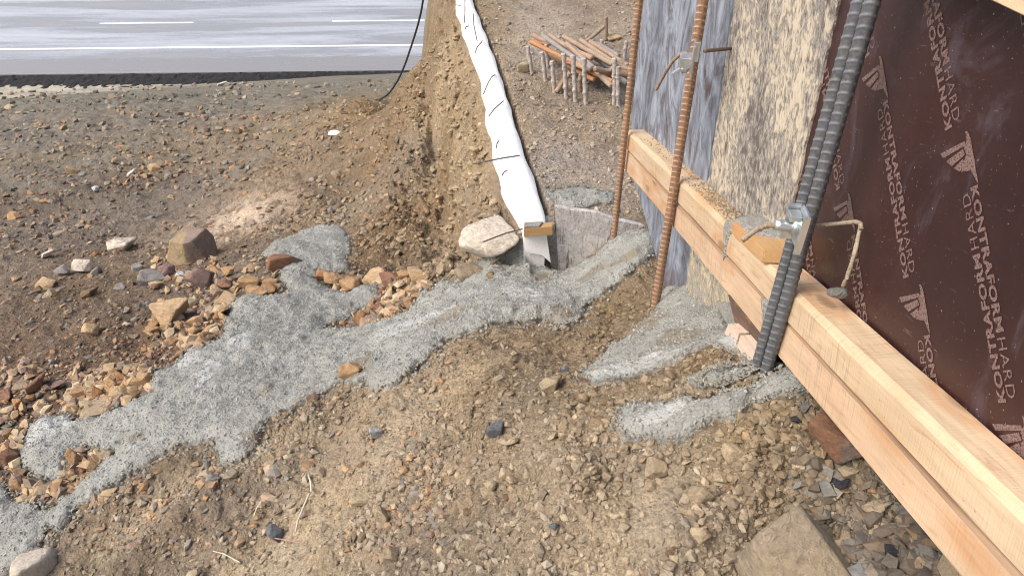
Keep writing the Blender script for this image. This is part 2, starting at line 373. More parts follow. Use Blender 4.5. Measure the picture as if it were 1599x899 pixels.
M_WIRE = steel_mat('dark_wire', (.10, .09, .08), (.17, .15, .13), (.16, .09, .06), .6, .4)
M_TIE = steel_mat('dusty_tie_rod', (.30, .26, .20), (.40, .36, .28), (.24, .16, .10), .8, .1)
def zinc():
    m, n, b = newmat('galvanised_steel'); g = G(n); c = g.coord('Object'); f = g.noise(c, 40, 5, .6); f2 = g.noise(c, 160, 4, .6)
    g.link(g.ramp(f, [(.3, (.55, .60, .63)), (.7, (.78, .82, .85))]), b.inputs['Base Color']); b.inputs['Metallic'].default_value = .9
    g.link(g.ramp(f, [(.3, .28), (.7, .48)]), b.inputs['Roughness']); g.link(g.bump(f2, .25, .001), b.inputs['Normal']); return m
M_ZINC = zinc()
def foam():
    m, n, b = newmat('white_foam'); g = G(n); c = g.coord('Object'); f = g.noise(c, 9, 6, .7); f2 = g.noise(c, 60, 6, .8)
    x = g.mix(g.ramp(f, [(.3, 0), (.7, 1)]), (.70, .71, .72), (.80, .80, .79)); x = g.mix(g.ramp(f2, [(.60, 0), (.74, .65)]), x, (.46, .43, .38))
    dt = g.attr('dirt'); x = g.mix(dt.outputs['Fac'], x, (.36, .31, .24))
    g.link(x, b.inputs['Base Color']); b.inputs['Roughness'].default_value = .8; g.link(g.bump(f2, .6, .006), b.inputs['Normal']); return m
M_FOAM = foam()
def plain(name, c, r=.8, metal=0):
    m, n, b = newmat(name); g = G(n); f = g.noise(g.coord('Object'), 60, 5, .7)
    g.link(g.mix(g.ramp(f, [(.3, 0), (.7, 1)]), tuple(k * .82 for k in c), tuple(min(1, k * 1.12) for k in c)), b.inputs['Base Color'])
    b.inputs['Roughness'].default_value = r; b.inputs['Metallic'].default_value = metal; return m
def print_mat():
    m, n, b = newmat('printed_lettering'); g = G(n); c = g.coord('Object'); f = g.noise(c, 420, 4, .75); f1 = g.noise(c, 25, 4, .6)
    x = g.mix(g.ramp(f, [(.40, 0), (.56, 1)]), (.075, .032, .03), (.215, .155, .145)); x = g.mix(g.ramp(f1, [(.55, 0), (.7, .55)]), x, (.09, .04, .035))
    g.link(x, b.inputs['Base Color']); b.inputs['Roughness'].default_value = .5; return m
M_PRINT = print_mat()
M_CABLE = plain('black_cable', (.03, .04, .05), .5); M_WPAINT = plain('white_road_paint', (.82, .82, .80), .5)
def road_mat():
    m, n, b = newmat('wet_asphalt_painted_sheen'); g = G(n)
    c = g.coord('Object'); cs = g.coord('Object', (.05, .55, 1)); cm = g.coord('Object', (.9, 2.5, 1))
    f = g.noise(cs, 1.6, 6, .6, .4); f2 = g.noise(cm, 3, 6, .7); f3 = g.noise(c, 25, 5, .7)
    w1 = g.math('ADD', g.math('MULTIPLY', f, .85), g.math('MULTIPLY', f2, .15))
    x = g.ramp(w1, [(.34, (.27, .27, .275)), (.46, (.25, .26, .28)), (.54, (.38, .395, .42)), (.64, (.47, .49, .52))])  # pale bluish streaks put the sky's sheen into the base colour
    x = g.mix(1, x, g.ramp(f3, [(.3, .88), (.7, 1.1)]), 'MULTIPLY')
    sy = n.nodes.new('ShaderNodeSeparateXYZ'); g.link(c, sy.inputs[0]); dry = g.math('ADD', sy.outputs[1], g.math('MULTIPLY', g.noise(g.coord('Object', (.5, 2, 1)), 2.2, 7, .7), 1.2))
    dr = g.ramp(g.math('MULTIPLY', dry, .25), [(.50, 1), (.56, 0)]); x = g.mix(dr, x, (.24, .235, .23))
    g.link(x, b.inputs['Base Color']); g.link(g.ramp(w1, [(.38, .55), (.52, .22), (.66, .10)]), b.inputs['Roughness'])
    b.inputs['Specular IOR Level'].default_value = .9; b.inputs['IOR'].default_value = 1.6
    g.link(g.bump(f3, .06, .01), b.inputs['Normal']); return m
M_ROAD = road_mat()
def tar():
    m, n, b = newmat('black_tar'); g = G(n); c = g.coord('Object'); f = g.noise(c, 9, 6, .75)
    g.link(g.ramp(f, [(.4, (.010, .010, .012)), (.62, (.025, .024, .026)), (.75, (.13, .11, .09))]), b.inputs['Base Color']); b.inputs['Roughness'].default_value = .9
    g.link(g.bump(f, 1, .08), b.inputs['Normal']); return m
M_TAR = tar()

# ------------------------------------------------------------------ ground sheet
def ground_colour(x, y, z):
    """albedo of the soils, read from named places in the photograph and blended on the ground"""
    pts = [((60, 180), (.24, .205, .165)), ((300, 180), (.215, .185, .15)), ((500, 150), (.20, .18, .15)), ((60, 300), (.215, .175, .13)), ((220, 330), (.22, .185, .145)), ((330, 230), (.25, .20, .145)),
           ((480, 240), (.27, .21, .14)), ((600, 260), (.25, .18, .105)), ((620, 350), (.20, .14, .08)), ((500, 330), (.23, .18, .12)), ((560, 180), (.27, .19, .11)), ((600, 400), (.17, .12, .07)),
           ((150, 480), (.19, .14, .09)), ((50, 550), (.16, .11, .07)), ((250, 560), (.19, .12, .07)), ((100, 640), (.15, .105, .065)), ((400, 400), (.20, .16, .115)),
           ((350, 780), (.22, .172, .115)), ((300, 720), (.20, .155, .10)), ((200, 850), (.24, .19, .125)), ((460, 700), (.27, .215, .14)), ((700, 870), (.25, .20, .135)), ((550, 720), (.37, .29, .185)), ((480, 830), (.42, .34, .215)), ((620, 650), (.36, .285, .18)),
           ((700, 800), (.30, .235, .15)), ((800, 700), (.32, .25, .16)), ((900, 800), (.34, .27, .175)), ((1000, 780), (.38, .305, .20)), ((60, 146), (.46, .42, .35)), ((60, 158), (.22, .20, .16)), ((220, 158), (.21, .19, .155)), ((400, 158), (.20, .185, .15)), ((560, 140), (.21, .19, .15)), ((700, 620), (.34, .26, .155)), ((800, 560), (.25, .19, .115)),
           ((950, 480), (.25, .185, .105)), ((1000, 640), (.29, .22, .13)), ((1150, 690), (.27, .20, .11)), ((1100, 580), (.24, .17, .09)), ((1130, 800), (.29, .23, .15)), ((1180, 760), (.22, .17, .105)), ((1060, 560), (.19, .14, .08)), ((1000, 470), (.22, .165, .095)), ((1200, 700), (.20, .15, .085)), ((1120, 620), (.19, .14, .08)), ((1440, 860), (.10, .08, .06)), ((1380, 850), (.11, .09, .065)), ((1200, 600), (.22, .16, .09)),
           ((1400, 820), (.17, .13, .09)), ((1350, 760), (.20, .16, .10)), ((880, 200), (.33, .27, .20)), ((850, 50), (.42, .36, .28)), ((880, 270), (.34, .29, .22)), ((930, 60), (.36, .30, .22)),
           ((700, 50), (.34, .265, .165)), ((720, 250), (.37, .29, .18)), ((740, 330), (.33, .25, .15)), ((690, 300), (.24, .17, .095)), ((690, 150), (.36, .28, .175))]
    Pp = hits([p for p, _ in pts]); Cc = np.array([c for _, c in pts])
    s, t = _w(x, y); cs, ct = _w(Pp[:, 0], Pp[:, 1]); zz = z / (np.hypot(x, y) + .8) * 1.2; cz = Pp[:, 2] / (np.hypot(Pp[:, 0], Pp[:, 1]) + .8) * 1.2
    num = np.zeros((len(x), 3)); den = np.zeros(len(x))
    for i in range(len(pts)):
        d2 = (s - cs[i]) ** 2 + (t - ct[i]) ** 2 + (zz - cz[i]) ** 2 * 2 + .0015; wgt = d2 ** -1.6
        num += wgt[:, None] * Cc[i]; den += wgt
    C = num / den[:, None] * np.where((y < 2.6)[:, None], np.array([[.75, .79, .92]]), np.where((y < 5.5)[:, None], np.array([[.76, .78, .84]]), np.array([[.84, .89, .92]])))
    k = 1 + .30 * fbm(x * 2.6, y * 2.6, 5, 77, .6) + .22 * fbm(x * 11, y * 11, 4, 78) + .15 * fbm(x * 40, y * 40, 3, 79)
    rd = rut_d(x, y); rm = np.exp(-(rd / .055) ** 2); k = k * (1 - .3 * rm) + 1.18 * .3 * rm; C = C * (1 - .45 * rm[:, None]) + np.array([.36, .305, .215]) * .45 * rm[:, None]
    C = C * k[:, None]
    # pale patch of crushed plaster
    q = hitv(375, 335); m = np.exp(-(((x - q[0]) / .38) ** 2 + ((y - q[1]) / .42) ** 2)); m = m * sst(.42, .72, vn(x * 14, y * 10, 90) * .5 + vn(x * 50, y * 30, 91) * .5 + m * .25)
    C = C * (1 - m[:, None] * .8) + np.array([.60, .50, .40]) * m[:, None] * .8
    # grey-green fines
    gm = sst(.52, .7, vn(x * 1.3 + 3, y * 1.1, 95)) * sst(2.6, 4, y) * (z < -2.0)
    C = C * (1 - gm[:, None] * .45) + np.array([.20, .19, .165]) * gm[:, None] * .45
    fg = sst(26.2, 27.2, y + .15 * x * 0) * 0
    return C

av = np.r_[np.linspace(-5, -.92, 24)[:-1], np.linspace(-.92, .50, 640), np.linspace(.50, 4, 22)[1:]]
yv = .8 * np.sinh(np.linspace(np.arcsinh(-2.5 / .8), np.arcsinh(.30 / .8), 40)[:-1]); yv = np.r_[yv, .8 * np.sinh(np.linspace(np.arcsinh(.30 / .8), np.arcsinh(29.5 / .8), 820))]
AA, YY = np.meshgrid(av, yv); XX = AA * (np.abs(YY) * .95 + .8)
XX = XX.ravel(); YYr = YY.ravel(); ZZ = HF(XX, YYr)
nr, nc = AA.shape; idx = np.arange(nr * nc).reshape(nr, nc)
FQ = np.stack([idx[:-1, :-1], idx[:-1, 1:], idx[1:, 1:], idx[1:, :-1]], -1).reshape(-1, 4)
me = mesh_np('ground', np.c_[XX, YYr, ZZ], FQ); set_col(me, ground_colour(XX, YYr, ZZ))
ground = tag(obj('ground', me, M_SOIL), kind='structure')
def plane(name, x0, x1, y0, y1, z, mat, nx=1, ny=1):
    gx = np.linspace(x0, x1, nx + 1); gy = np.linspace(y0, y1, ny + 1); a, b = np.meshgrid(gx, gy); i = np.arange(a.size).reshape(a.shape)
    f = np.stack([i[:-1, :-1], i[:-1, 1:], i[1:, 1:], i[1:, :-1]], -1).reshape(-1, 4)
    return mesh_np(name, np.c_[a.ravel(), b.ravel(), np.full(a.size, z)], f, False)
me = plane('far_ground', -700, 700, -500, 900, ZR - .12, None, 40, 40); set_col(me, np.tile([.24, .21, .17], (len(me.vertices), 1)))
tag(obj('far_ground', me, M_SOIL), kind='structure')
# road: a slab in its own frame, its near edge turned 1.6 degrees
RT = Matrix.Translation((0, 28.1, ZR)) @ Matrix.Rotation(math.radians(1.6), 4, 'Z')
def box_bm(bm, x0, x1, y0, y1, z0, z1):
    v = [bm.verts.new(p) for p in [(x0, y0, z0), (x1, y0, z0), (x1, y1, z0), (x0, y1, z0), (x0, y0, z1), (x1, y0, z1), (x1, y1, z1), (x0, y1, z1)]]
    for f in [(3, 2, 1, 0), (4, 5, 6, 7), (0, 1, 5, 4), (1, 2, 6, 5), (2, 3, 7, 6), (3, 0, 4, 7)]: bm.faces.new([v[i] for i in f])
    return v
def bm_obj(name, bm, mat, parent=None, smooth=False):
    me = bpy.data.meshes.new(name); bm.normal_update(); bm.to_mesh(me); bm.free()
    if smooth:
        for p in me.polygons: p.use_smooth = True
    return obj(name, me, mat, parent)
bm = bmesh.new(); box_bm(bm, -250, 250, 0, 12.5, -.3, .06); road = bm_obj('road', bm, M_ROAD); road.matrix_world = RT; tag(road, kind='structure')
me = plane('tar', -60, 20, -2.2, .35, 0, None, 900, 26); V = np.zeros(len(me.vertices) * 3); me.vertices.foreach_get('co', V); V = V.reshape(-1, 3)
V[:, 2] = -.16 + .20 * sst(-2.0, .2, V[:, 1]) + .07 * fbm(V[:, 0] * 6, V[:, 1] * 6, 3, 61); V[:, 2] = np.where(V[:, 1] > .05, .02, V[:, 2])
me.vertices.foreach_set('co', V.ravel()); me.update()
o = obj('tar_shoulder', me, M_TAR); o.matrix_world = RT; tag(o, kind='structure')
def line(x0, x1, y0, y1, label, group=None):
    bm = bmesh.new(); n = max(1, int((x1 - x0) / 5))
    box_bm(bm, x0, x1, y0, y1, .05, .066); o = bm_obj('lane_marking', bm, M_WPAINT, road); return o
line(-200, 200, 2.50, 2.66, ''); line(-200, 200, 8.75, 8.92, '')
for k in range(-9, 7):
    x0 = -18.30 + k * 10.35 + 0.0
    line(x0, x0 + 4.15, 5.42, 5.56, '')

# ------------------------------------------------------------------ rock meshes
def ico(sub):
    bm = bmesh.new(); bmesh.ops.create_icosphere(bm, subdivisions=sub, radius=1)
    V = np.array([v.co[:] for v in bm.verts]); Fc = np.array([[v.index for v in f.verts] for f in bm.faces]); bm.free()
    V /= np.linalg.norm(V, axis=1)[:, None]; return V, Fc
IC = {s: ico(s) for s in (1, 2, 3, 4, 5)}
def rock_shape(sub, seed, sharp=14, planes=11, rough=.03, flat=(.75, 1.15), custom=None):
    r = np.random.default_rng(seed); V, Fc = IC[sub]
    n = r.normal(size=(planes, 3)); n /= np.linalg.norm(n, axis=1)[:, None]; n = np.r_[n, [[0, 0, 1], [0, 0, -1], [1, 0, 0], [-1, 0, 0], [0, 1, 0], [0, -1, 0]] + r.normal(size=(6, 3)) * .38]; n /= np.linalg.norm(n, axis=1)[:, None]
    d = r.uniform(flat[0] - .12, flat[1], len(n))
    if custom: n = np.array([c[:3] for c in custom], float); n /= np.linalg.norm(n, axis=1)[:, None]; d = np.array([c[3] for c in custom])
    dot = np.maximum(V @ n.T, 0) / d; rad = (dot ** sharp).sum(1) ** (-1 / sharp)
    P = V * rad[:, None]
    if rough:
        nn = fbm(P[:, 0] * 2.4 + P[:, 2] * 1.7 + seed, P[:, 1] * 2.4 - P[:, 2] * 1.3, 5, seed % 97, .6) * rough * 2
        P = P * (1 + nn)[:, None]
    P -= (P.max(0) + P.min(0)) / 2; P /= (P.max(0) - P.min(0))      # unit box
    return P, Fc
def rock_mesh(sub, seed, **kw):
    P, Fc = rock_shape(sub, seed, **kw); return mesh_np('rock', P, Fc, sub >= 3)
MED = []
for i in range(14):
    m_ = rock_mesh(4, 100 + i, sharp=60, planes=3 + i % 5, rough=.015); m_.materials.append(M_ROCK); MED.append(m_)

PAL = {'ok': (.44, .285, .155), 'ok2': (.48, .345, .21), 'or': (.40, .22, .11), 'pl': (.46, .37, .25), 'wh': (.66, .58, .48), 'gr': (.27, .255, .235), 'rd': (.27, .15, .10), 'rp': (.24, .165, .15), 'dk': (.045, .045, .055), 'bw': (.55, .57, .58), 'tn': (.34, .27, .185), 'sl': (.16, .17, .19), 'br': (.22, .15, .09)}
def rot3(rx, ry, rz): return (Matrix.Rotation(rz, 4, 'Z') @ Matrix.Rotation(ry, 4, 'Y') @ Matrix.Rotation(rx, 4, 'X'))
def put_rock(px, py, w, h, col, label, me=None, group=None, name='stone', rz=None, dep=.85, tilt=.2, lift=.28, cat='stone', P0=None):
    q = hitv(px, py + h * .30) if P0 is None else P0
    q = np.array([q[0], q[1], max(float(q[2]), float(HF(q[0], q[1])))])
    depth = q[1] * CP - q[2] * SP                   # along the optical axis
    W = w * depth / F; Hh = h * depth / F
    if me is None: me = MED[(int(px * 7 + py * 3)) % len(MED)]
    o = bpy.data.objects.new(name, me); COL.objects.link(o)
    yaw = (random.uniform(-.3, .3) if rz is None else rz)
    Dy = W * dep; Hz = max(Hh * 1.05, .2 * W) if h < .75 * w else Hh * .95
    o.matrix_world = Matrix.Translation((q[0], q[1] + Dy * .10, q[2] + Hz * lift)) @ rot3(random.uniform(-tilt, tilt), random.uniform(-tilt, tilt), yaw) @ Matrix.Diagonal((W, Dy, Hz, 1))
    c = PAL[col]; k = random.uniform(1.12, 1.38); o.color = (c[0] * k, c[1] * k, c[2] * k, 1)
    return tag(o, label, cat, group)

# ------------------------------------------------------------------ formwork sheets and timbers
def prism(name, poly, c0, c1, mat, parent=None, edge_noise=0.0, world=True):
    """poly = (along, up) points in the wall frame; c0 front, c1 back distance"""
    pts = []
    n = len(poly)
    for i in range(n):
        a = np.array(poly[i], float); b = np.array(poly[(i + 1) % n], float); L = np.linalg.norm(b - a); k = max(1, int(L / .012)) if edge_noise else 1
        nn = np.array([-(b - a)[1], (b - a)[0]]) / max(L, 1e-9)
        for j in range(k):
            p = a + (b - a) * j / k
            if edge_noise and 0 < j: p = p + nn * edge_noise * (fbm(np.array([p[0] * 40 + i * 9]), np.array([p[1] * 40]), 3, 5)[0])
            pts.append(p)
    bm = bmesh.new(); f0 = [bm.verts.new((p[0], c0 / KN, p[1])) for p in pts]; f1 = [bm.verts.new((p[0], c1 / KN, p[1])) for p in pts]
    m = len(pts); bm.faces.new(f0); bm.faces.new(f1[::-1])
    for i in range(m): bm.faces.new((f0[(i + 1) % m], f0[i], f1[i], f1[(i + 1) % m]))
    bmesh.ops.recalc_face_normals(bm, faces=bm.faces)
    o = bm_obj(name, bm, mat, parent)
    if parent is None: o.matrix_world = WM
    return o
def yz2ab(y, z, c):
    x = c - WK * y; q = np.array([x, y, z]); return float(q @ E1), float(q @ E2)
def pp(lst, c): return [ab(a, b, c) for a, b in lst]
TOPZ = .12
# maroon film-faced sheet with print
c = .552
poly = [(1.36, -.72), yz2ab(1.30, TOPZ, c), yz2ab(-1.4, TOPZ + .2, c), (-1.5, -.585), (.85, -.60), (1.0, -.70)]
bmface = prism('face', poly, c, c + .018, M_FILM)
film = empty('formwork_sheet', M=WM)
tag(film, 'maroon film-faced plywood sheet with printed lettering behind the timbers', 'formwork panel')
bmface.parent = film; bmface.matrix_parent_inverse = WM.inverted()
# lettering
def text_mesh(s, size, offs, sx=1.0):
    cu = bpy.data.curves.new('t', 'FONT'); cu.body = s; cu.size = size; cu.offset = offs; cu.space_character = 1.10; cu.resolution_u = 3
    o = bpy.data.objects.new('t', cu); me = bpy.data.meshes.new_from_object(o); bpy.data.objects.remove(o)
    V = np.zeros(len(me.vertices) * 3); me.vertices.foreach_get('co', V); V = V.reshape(-1, 3); F_ = [tuple(p.vertices) for p in me.polygons]
    bpy.data.meshes.remove(me); V[:, 0] *= sx; return V, F_
CAP = .0126; TL = .2285
def line_geo():
    a, fa = text_mesh('KONTRAFORM', .0192, .0008); b, fb = text_mesh('HARD', .0192, .0)
    a[:, 0] -= a[:, 0].min(); wa = a[:, 0].max(); b[:, 0] -= b[:, 0].min(); wb = b[:, 0].max()
    La, Lb = TL * .70, TL * .275
    a[:, 0] *= La / wa; b[:, 0] = b[:, 0] * Lb / wb + La + TL * .025
    for q in (a, b): q[:, 1] = (q[:, 1] - q[:, 1].min()) / (q[:, 1].max() - q[:, 1].min()) * CAP
    return np.r_[a, b], fa + [tuple(i + len(a) for i in f) for f in fb]
LV, LF = line_geo()
tdir = np.array([-.565, -.825]); tdir /= np.linalg.norm(tdir); wdir = np.array([-tdir[1] * -1, tdir[0] * -1]); wdir = np.array([tdir[1], -tdir[0]]); 
if wdir[1] < 0: wdir = -wdir                       # towards the camera side and up
O0 = np.array([.956, -.177]); v1 = np.array([-.1815, -.250]); v2 = np.array([-.2025, -.0575])
LOGO_PX = [[(865, 45), (895, 42), (920, 90), (940, 160), (955, 260), (985, 400), (1000, 520), (1020, 620), (1030, 700), (985, 620), (940, 530), (880, 542), (815, 548), (840, 462), (878, 330), (850, 250), (885, 160), (880, 100)],
           [(555, 320), (860, 165), (880, 215), (590, 380)], [(625, 420), (835, 262), (865, 335), (700, 478)], [(725, 505), (835, 385), (858, 440), (800, 545)]]
LP0 = O0 + v2
logo = [[np.array(ab(1400 + a / 8.02, 200 + b / 8.02)) - LP0 for a, b in L] for L in LOGO_PX]
def flat_mesh(name, polys2, eps, mat, parent):
    Vv, Ff = [], []
    for V2, FF in polys2:
        o_ = len(Vv); Vv += [(p[0], (c - eps) / KN, p[1]) for p in V2]; Ff += [tuple(i + o_ for i in f) for f in FF if min(V2[i][1] for i in f) > -.575 and max(V2[i][0] for i in f) < 1.27]
    if not Ff: return None
    us = sorted({i for f in Ff for i in f}); mp = {k: i for i, k in enumerate(us)}; Vv = [Vv[i] for i in us]; Ff = [tuple(mp[i] for i in f) for f in Ff]
    me = bpy.data.meshes.new(name); me.from_pydata(Vv, [], Ff); me.update(); o = obj(name, me, mat); o.parent = parent; return o
# local matrix: children of film share its wall frame
bmface.matrix_parent_inverse = Matrix.Identity(4); bmface.matrix_local = Matrix.Identity(4)
def inpanel(p): return -.35 < p[0] < 1.2 and -.75 < p[1] < .25
for i in range(-3, 3):
    for j in range(-2, 5):
        P0_ = O0 + i * v1 + j * v2
        if not (inpanel(P0_) or inpanel(P0_ + tdir * TL)): continue
        if P0_[0] + 0 > 1.22: continue
        A = [(P0_[0] + x * tdir[0] + (y + .0014) * wdir[0], P0_[1] + x * tdir[1] + (y + .0014) * wdir[1]) for x, y, _ in LV]
        s0 = P0_ + tdir * (TL + .004)
        B = [(s0[0] - x * tdir[0] - (y + .0012) * wdir[0], s0[1] - x * tdir[1] - (y + .0012) * wdir[1]) for x, y, _ in LV]
        flat_mesh('lettering', [(A, LF), (B, LF)], .0006, M_PRINT, film)
        flat_mesh('printed_emblem', [([q + P0_ for q in L], [tuple(range(len(L)))]) for L in logo], .0006, M_PRINT, film)

# peeling sheet and blue sheet
def tagged_prism(name, poly, c0, c1, mat, label, cat, **k):
    return tag(prism(name, poly, c0, c1, mat, **k), label, cat)
c = .5495
tagged_prism('formwork_sheet', [yz2ab(1.088, -.358 + .48, c), yz2ab(1.088, -.358, c), yz2ab(1.055, -.70, c), yz2ab(1.04, -.93, c), yz2ab(1.40, -1.20, c), yz2ab(1.50, -1.2, c), yz2ab(1.453, -.87, c), yz2ab(1.501, -.495, c), yz2ab(1.51, TOPZ, c)], .5475, .5518, M_SCAB,
             'peeling tan and grey plywood sheet between the blue sheet and the maroon sheet', 'formwork panel', edge_noise=.006)
c = .547
tagged_prism('formwork_sheet', [yz2ab(2.225, TOPZ, c), yz2ab(2.22, -1.10, c)] + pp([(987, 270), (1010, 345), (1037, 446), (1052, 452), (1070, 453), (1087, 392)], c) + [yz2ab(1.456, -.88, c), yz2ab(1.506, -.495, c), yz2ab(1.515, TOPZ, c)], .5455, .566, M_BLUE,
             'weathered blue plywood sheet with white streaks behind the rusty bars', 'formwork panel', edge_noise=.002)
def timber(name, a0, a1, b0, b1, c0, c1, mat, label, cat='timber', bevel=.003, wobble=.0015, bark=None, parentless=True):
    bm = bmesh.new(); nx = max(2, int(abs(a1 - a0) / .03))
    prof = [(c0, b0), (c1, b0), (c1, b1), (c0, b1)]
    if bark: prof = [(c0, b0), (c1, b0), (c1, b1), (c0 + .018, b1), (c0, b1 - .007)]
    # rounded corners
    P = []
    for i, (cc, bb) in enumerate(prof):
        pv = np.array(prof[i - 1]); nx_ = np.array(prof[(i + 1) % len(prof)]); q = np.array((cc, bb))
        for t_ in (pv, nx_):
            d_ = t_ - q; P.append(q + d_ / np.linalg.norm(d_) * min(bevel if (i == 3 or bark) else .0015, np.linalg.norm(d_) * .3))
    rings = []
    for i in range(nx + 1):
        a = a0 + (a1 - a0) * i / nx; r = []
        for j, q in enumerate(P):
            wv = wobble * (math.sin(a * 5 + j) + .5 * math.sin(a * 17 + j * 2.3)); r.append(bm.verts.new((a, q[0] / KN + wv * .4, q[1] + wv * .8)))
        rings.append(r)
    m = len(P)
    for i in range(nx):
        for j in range(m):
            f = bm.faces.new((rings[i][j], rings[i][(j + 1) % m], rings[i + 1][(j + 1) % m], rings[i + 1][j]))
            if bark and j in (6, 7, 8): f.material_index = 1
    bm.faces.new(rings[0][::-1]); bm.faces.new(rings[-1]); bmesh.ops.recalc_face_normals(bm, faces=bm.faces)
    o = bm_obj(name, bm, mat)
    if bark: o.data.materials.append(M_BARK)
    o.matrix_world = WM
    return tag(o, label, cat)
upper = timber('timber', -.75, 2.232, -.5205, -.4665, .4935, .5475, M_PINE, 'upper pale pine timber of the lower pair, running along the maroon sheet', bevel=.009)
lower = timber('timber', -.75, 2.240, -.592, -.5215, .495, .5475, M_PINE2, 'lower orange pine timber running below the pale timber, with bark along its top edge', bark=True)
top = tag(timber('timber', -.6, .93, -.023, .068, .492, .5475, M_PINE, '', bevel=.003), 'pale timber high across the maroon sheet in the top right corner', 'timber')
q = Matrix.Rotation(math.radians(0), 4, 'X')
# tilt of the top timber (less steep than the pair below)
pv = Vector((.77, .49, -.045)); top.matrix_world = WM @ Matrix.Translation(pv) @ Matrix.Rotation(math.radians(-13), 4, 'Y') @ Matrix.Translation(-pv)

# short plank with mortar lying on the upper timber
def hexa(name, V8, mat, parent=None, bev=.002):
    bm = bmesh.new(); vs = [bm.verts.new(v) for v in V8]
    for f in [(3, 2, 1, 0), (4, 5, 6, 7), (0, 1, 5, 4), (1, 2, 6, 5), (2, 3, 7, 6), (3, 0, 4, 7)]: bm.faces.new([vs[i] for i in f])
    bmesh.ops.recalc_face_normals(bm, faces=bm.faces)
    if bev: bmesh.ops.bevel(bm, geom=bm.edges[:], offset=bev, segments=2, affect='EDGES')
    return bm_obj(name, bm, mat, parent)
CL = .470
def slabbox(name, poly, b0, b1, mat, bev=.002):
    """poly in (along, c), extruded up from b0 to b1, wall frame"""
    bm = bmesh.new(); lo = [bm.verts.new((a, c_ / KN, b0)) for a, c_ in poly]; hi = [bm.verts.new((a, c_ / KN, b1)) for a, c_ in poly]; m = len(poly)
    bm.faces.new(lo[::-1]); bm.faces.new(hi)
    for i in range(m): bm.faces.new((lo[i], lo[(i + 1) % m], hi[(i + 1) % m], hi[i]))
    bmesh.ops.recalc_face_normals(bm, faces=bm.faces)
    if bev: bmesh.ops.bevel(bm, geom=bm.edges[:], offset=bev, segments=2, affect='EDGES')
    o = bm_obj(name, bm, mat); o.matrix_world = WM; return o
def up_at(px, py, b):                           # sight line meets the plane at height b of the wall frame -> (along, c)
    d = ray(px, py); t_ = b / float(d @ E2); q_ = d * t_; return float(q_ @ E1), float(q_ @ EN) * KN
T1 = -.4425
def U(px, py): return up_at(px, py, T1)
plank_poly = [U(1141, 345), U(1150, 342), U(1192, 338), U(1250, 366), U(1252, 386), U(1196, 388)]
plank_poly = [U(1143, 346), U(1168, 333), U(1266, 372), U(1246, 393), U(1193, 391)]
tag(slabbox('plank', plank_poly, -.4655, T1, M_OLDWOOD), 'short plank end coated with mortar lying on the upper timber beside the clamp', 'plank')
def lump(name, poly, b, thick, mat, label, cat, n=60, flip=False, dirt=0):
    """a domed patch of mortar: poly in (along, c) lying at height b (or in (along, up) on the front when flip)"""
    P = np.array(poly); x0, y0 = P.min(0) - .004; x1, y1 = P.max(0) + .004
    gx = np.linspace(x0, x1, n); gy = np.linspace(y0, y1, max(12, int(n * (y1 - y0) / (x1 - x0)))); X, Y = np.meshgrid(gx, gy)
    sdv = sdist(P, X.ravel(), Y.ravel()) + .002 * fbm(X.ravel() * 160, Y.ravel() * 160, 3, 4)
    h = thick * np.sqrt(np.clip(sdv / (thick * 2.2), 0, 1)) + .25 * thick * fbm(X.ravel() * 130, Y.ravel() * 130, 3, 8) - np.where(sdv < 0, .004, 0)
    h = np.where(sdv < 0, -.003, h)
    i = np.arange(X.size).reshape(X.shape); f = np.stack([i[:-1, :-1], i[:-1, 1:], i[1:, 1:], i[1:, :-1]], -1).reshape(-1, 4)
    f = f[(sdv[f] > -.003).any(1)]
    V = np.c_[X.ravel(), Y.ravel() / KN, b + h] if not flip else np.c_[X.ravel(), (b - h) / KN, Y.ravel()]
    o = obj(name, mesh_np(name, V, f), mat); o.matrix_world = WM
    if label: tag(o, label, cat)
    return o
def sdist(P, x, y):
    """signed distance, positive inside"""
    d = np.full(x.shape, 1e9); ins = np.zeros(x.shape, bool); n = len(P)
    for i in range(n):
        ax, ay = P[i]; bx, by = P[(i + 1) % n]; ex, ey = bx - ax, by - ay
        t_ = np.clip(((x - ax) * ex + (y - ay) * ey) / (ex * ex + ey * ey + 1e-12), 0, 1)
        d = np.minimum(d, np.hypot(x - ax - t_ * ex, y - ay - t_ * ey))
        cnd = ((ay > y) != (by > y)); xi = ax + (y - ay) / np.where(abs(ey) < 1e-12, 1e-12, ey) * ex; ins ^= cnd & (x < xi)
    return np.where(ins, d, -d)
lump('mortar_patch', [U(1147, 343), U(1172, 334), U(1215, 338), U(1240, 352), U(1255, 365), U(1240, 374), U(1200, 371), U(1165, 362)], T1, .006, M_MORTAR, 'wet grey mortar spread over the short plank end', 'mortar')
def front_lump(px, label, thick=.004, c0=.4935):
    return lump('mortar_patch', [ab(a, b, c0) for a, b in px], c0 + .0005, thick, M_MORTAR, label, 'mortar', flip=True, n=70)
front_lump([(1131, 348), (1144, 343), (1143, 360), (1139, 370), (1134, 388), (1130, 407), (1128, 405), (1131, 385), (1130, 365)], 'thin grey mortar drip running down the upper timber left of the short plank', .003)
front_lump([(1188, 465), (1205, 476), (1212, 500), (1200, 528), (1188, 522), (1191, 500)], 'grey mortar smear on the lower timber left of the grey bars', .003, .4945)

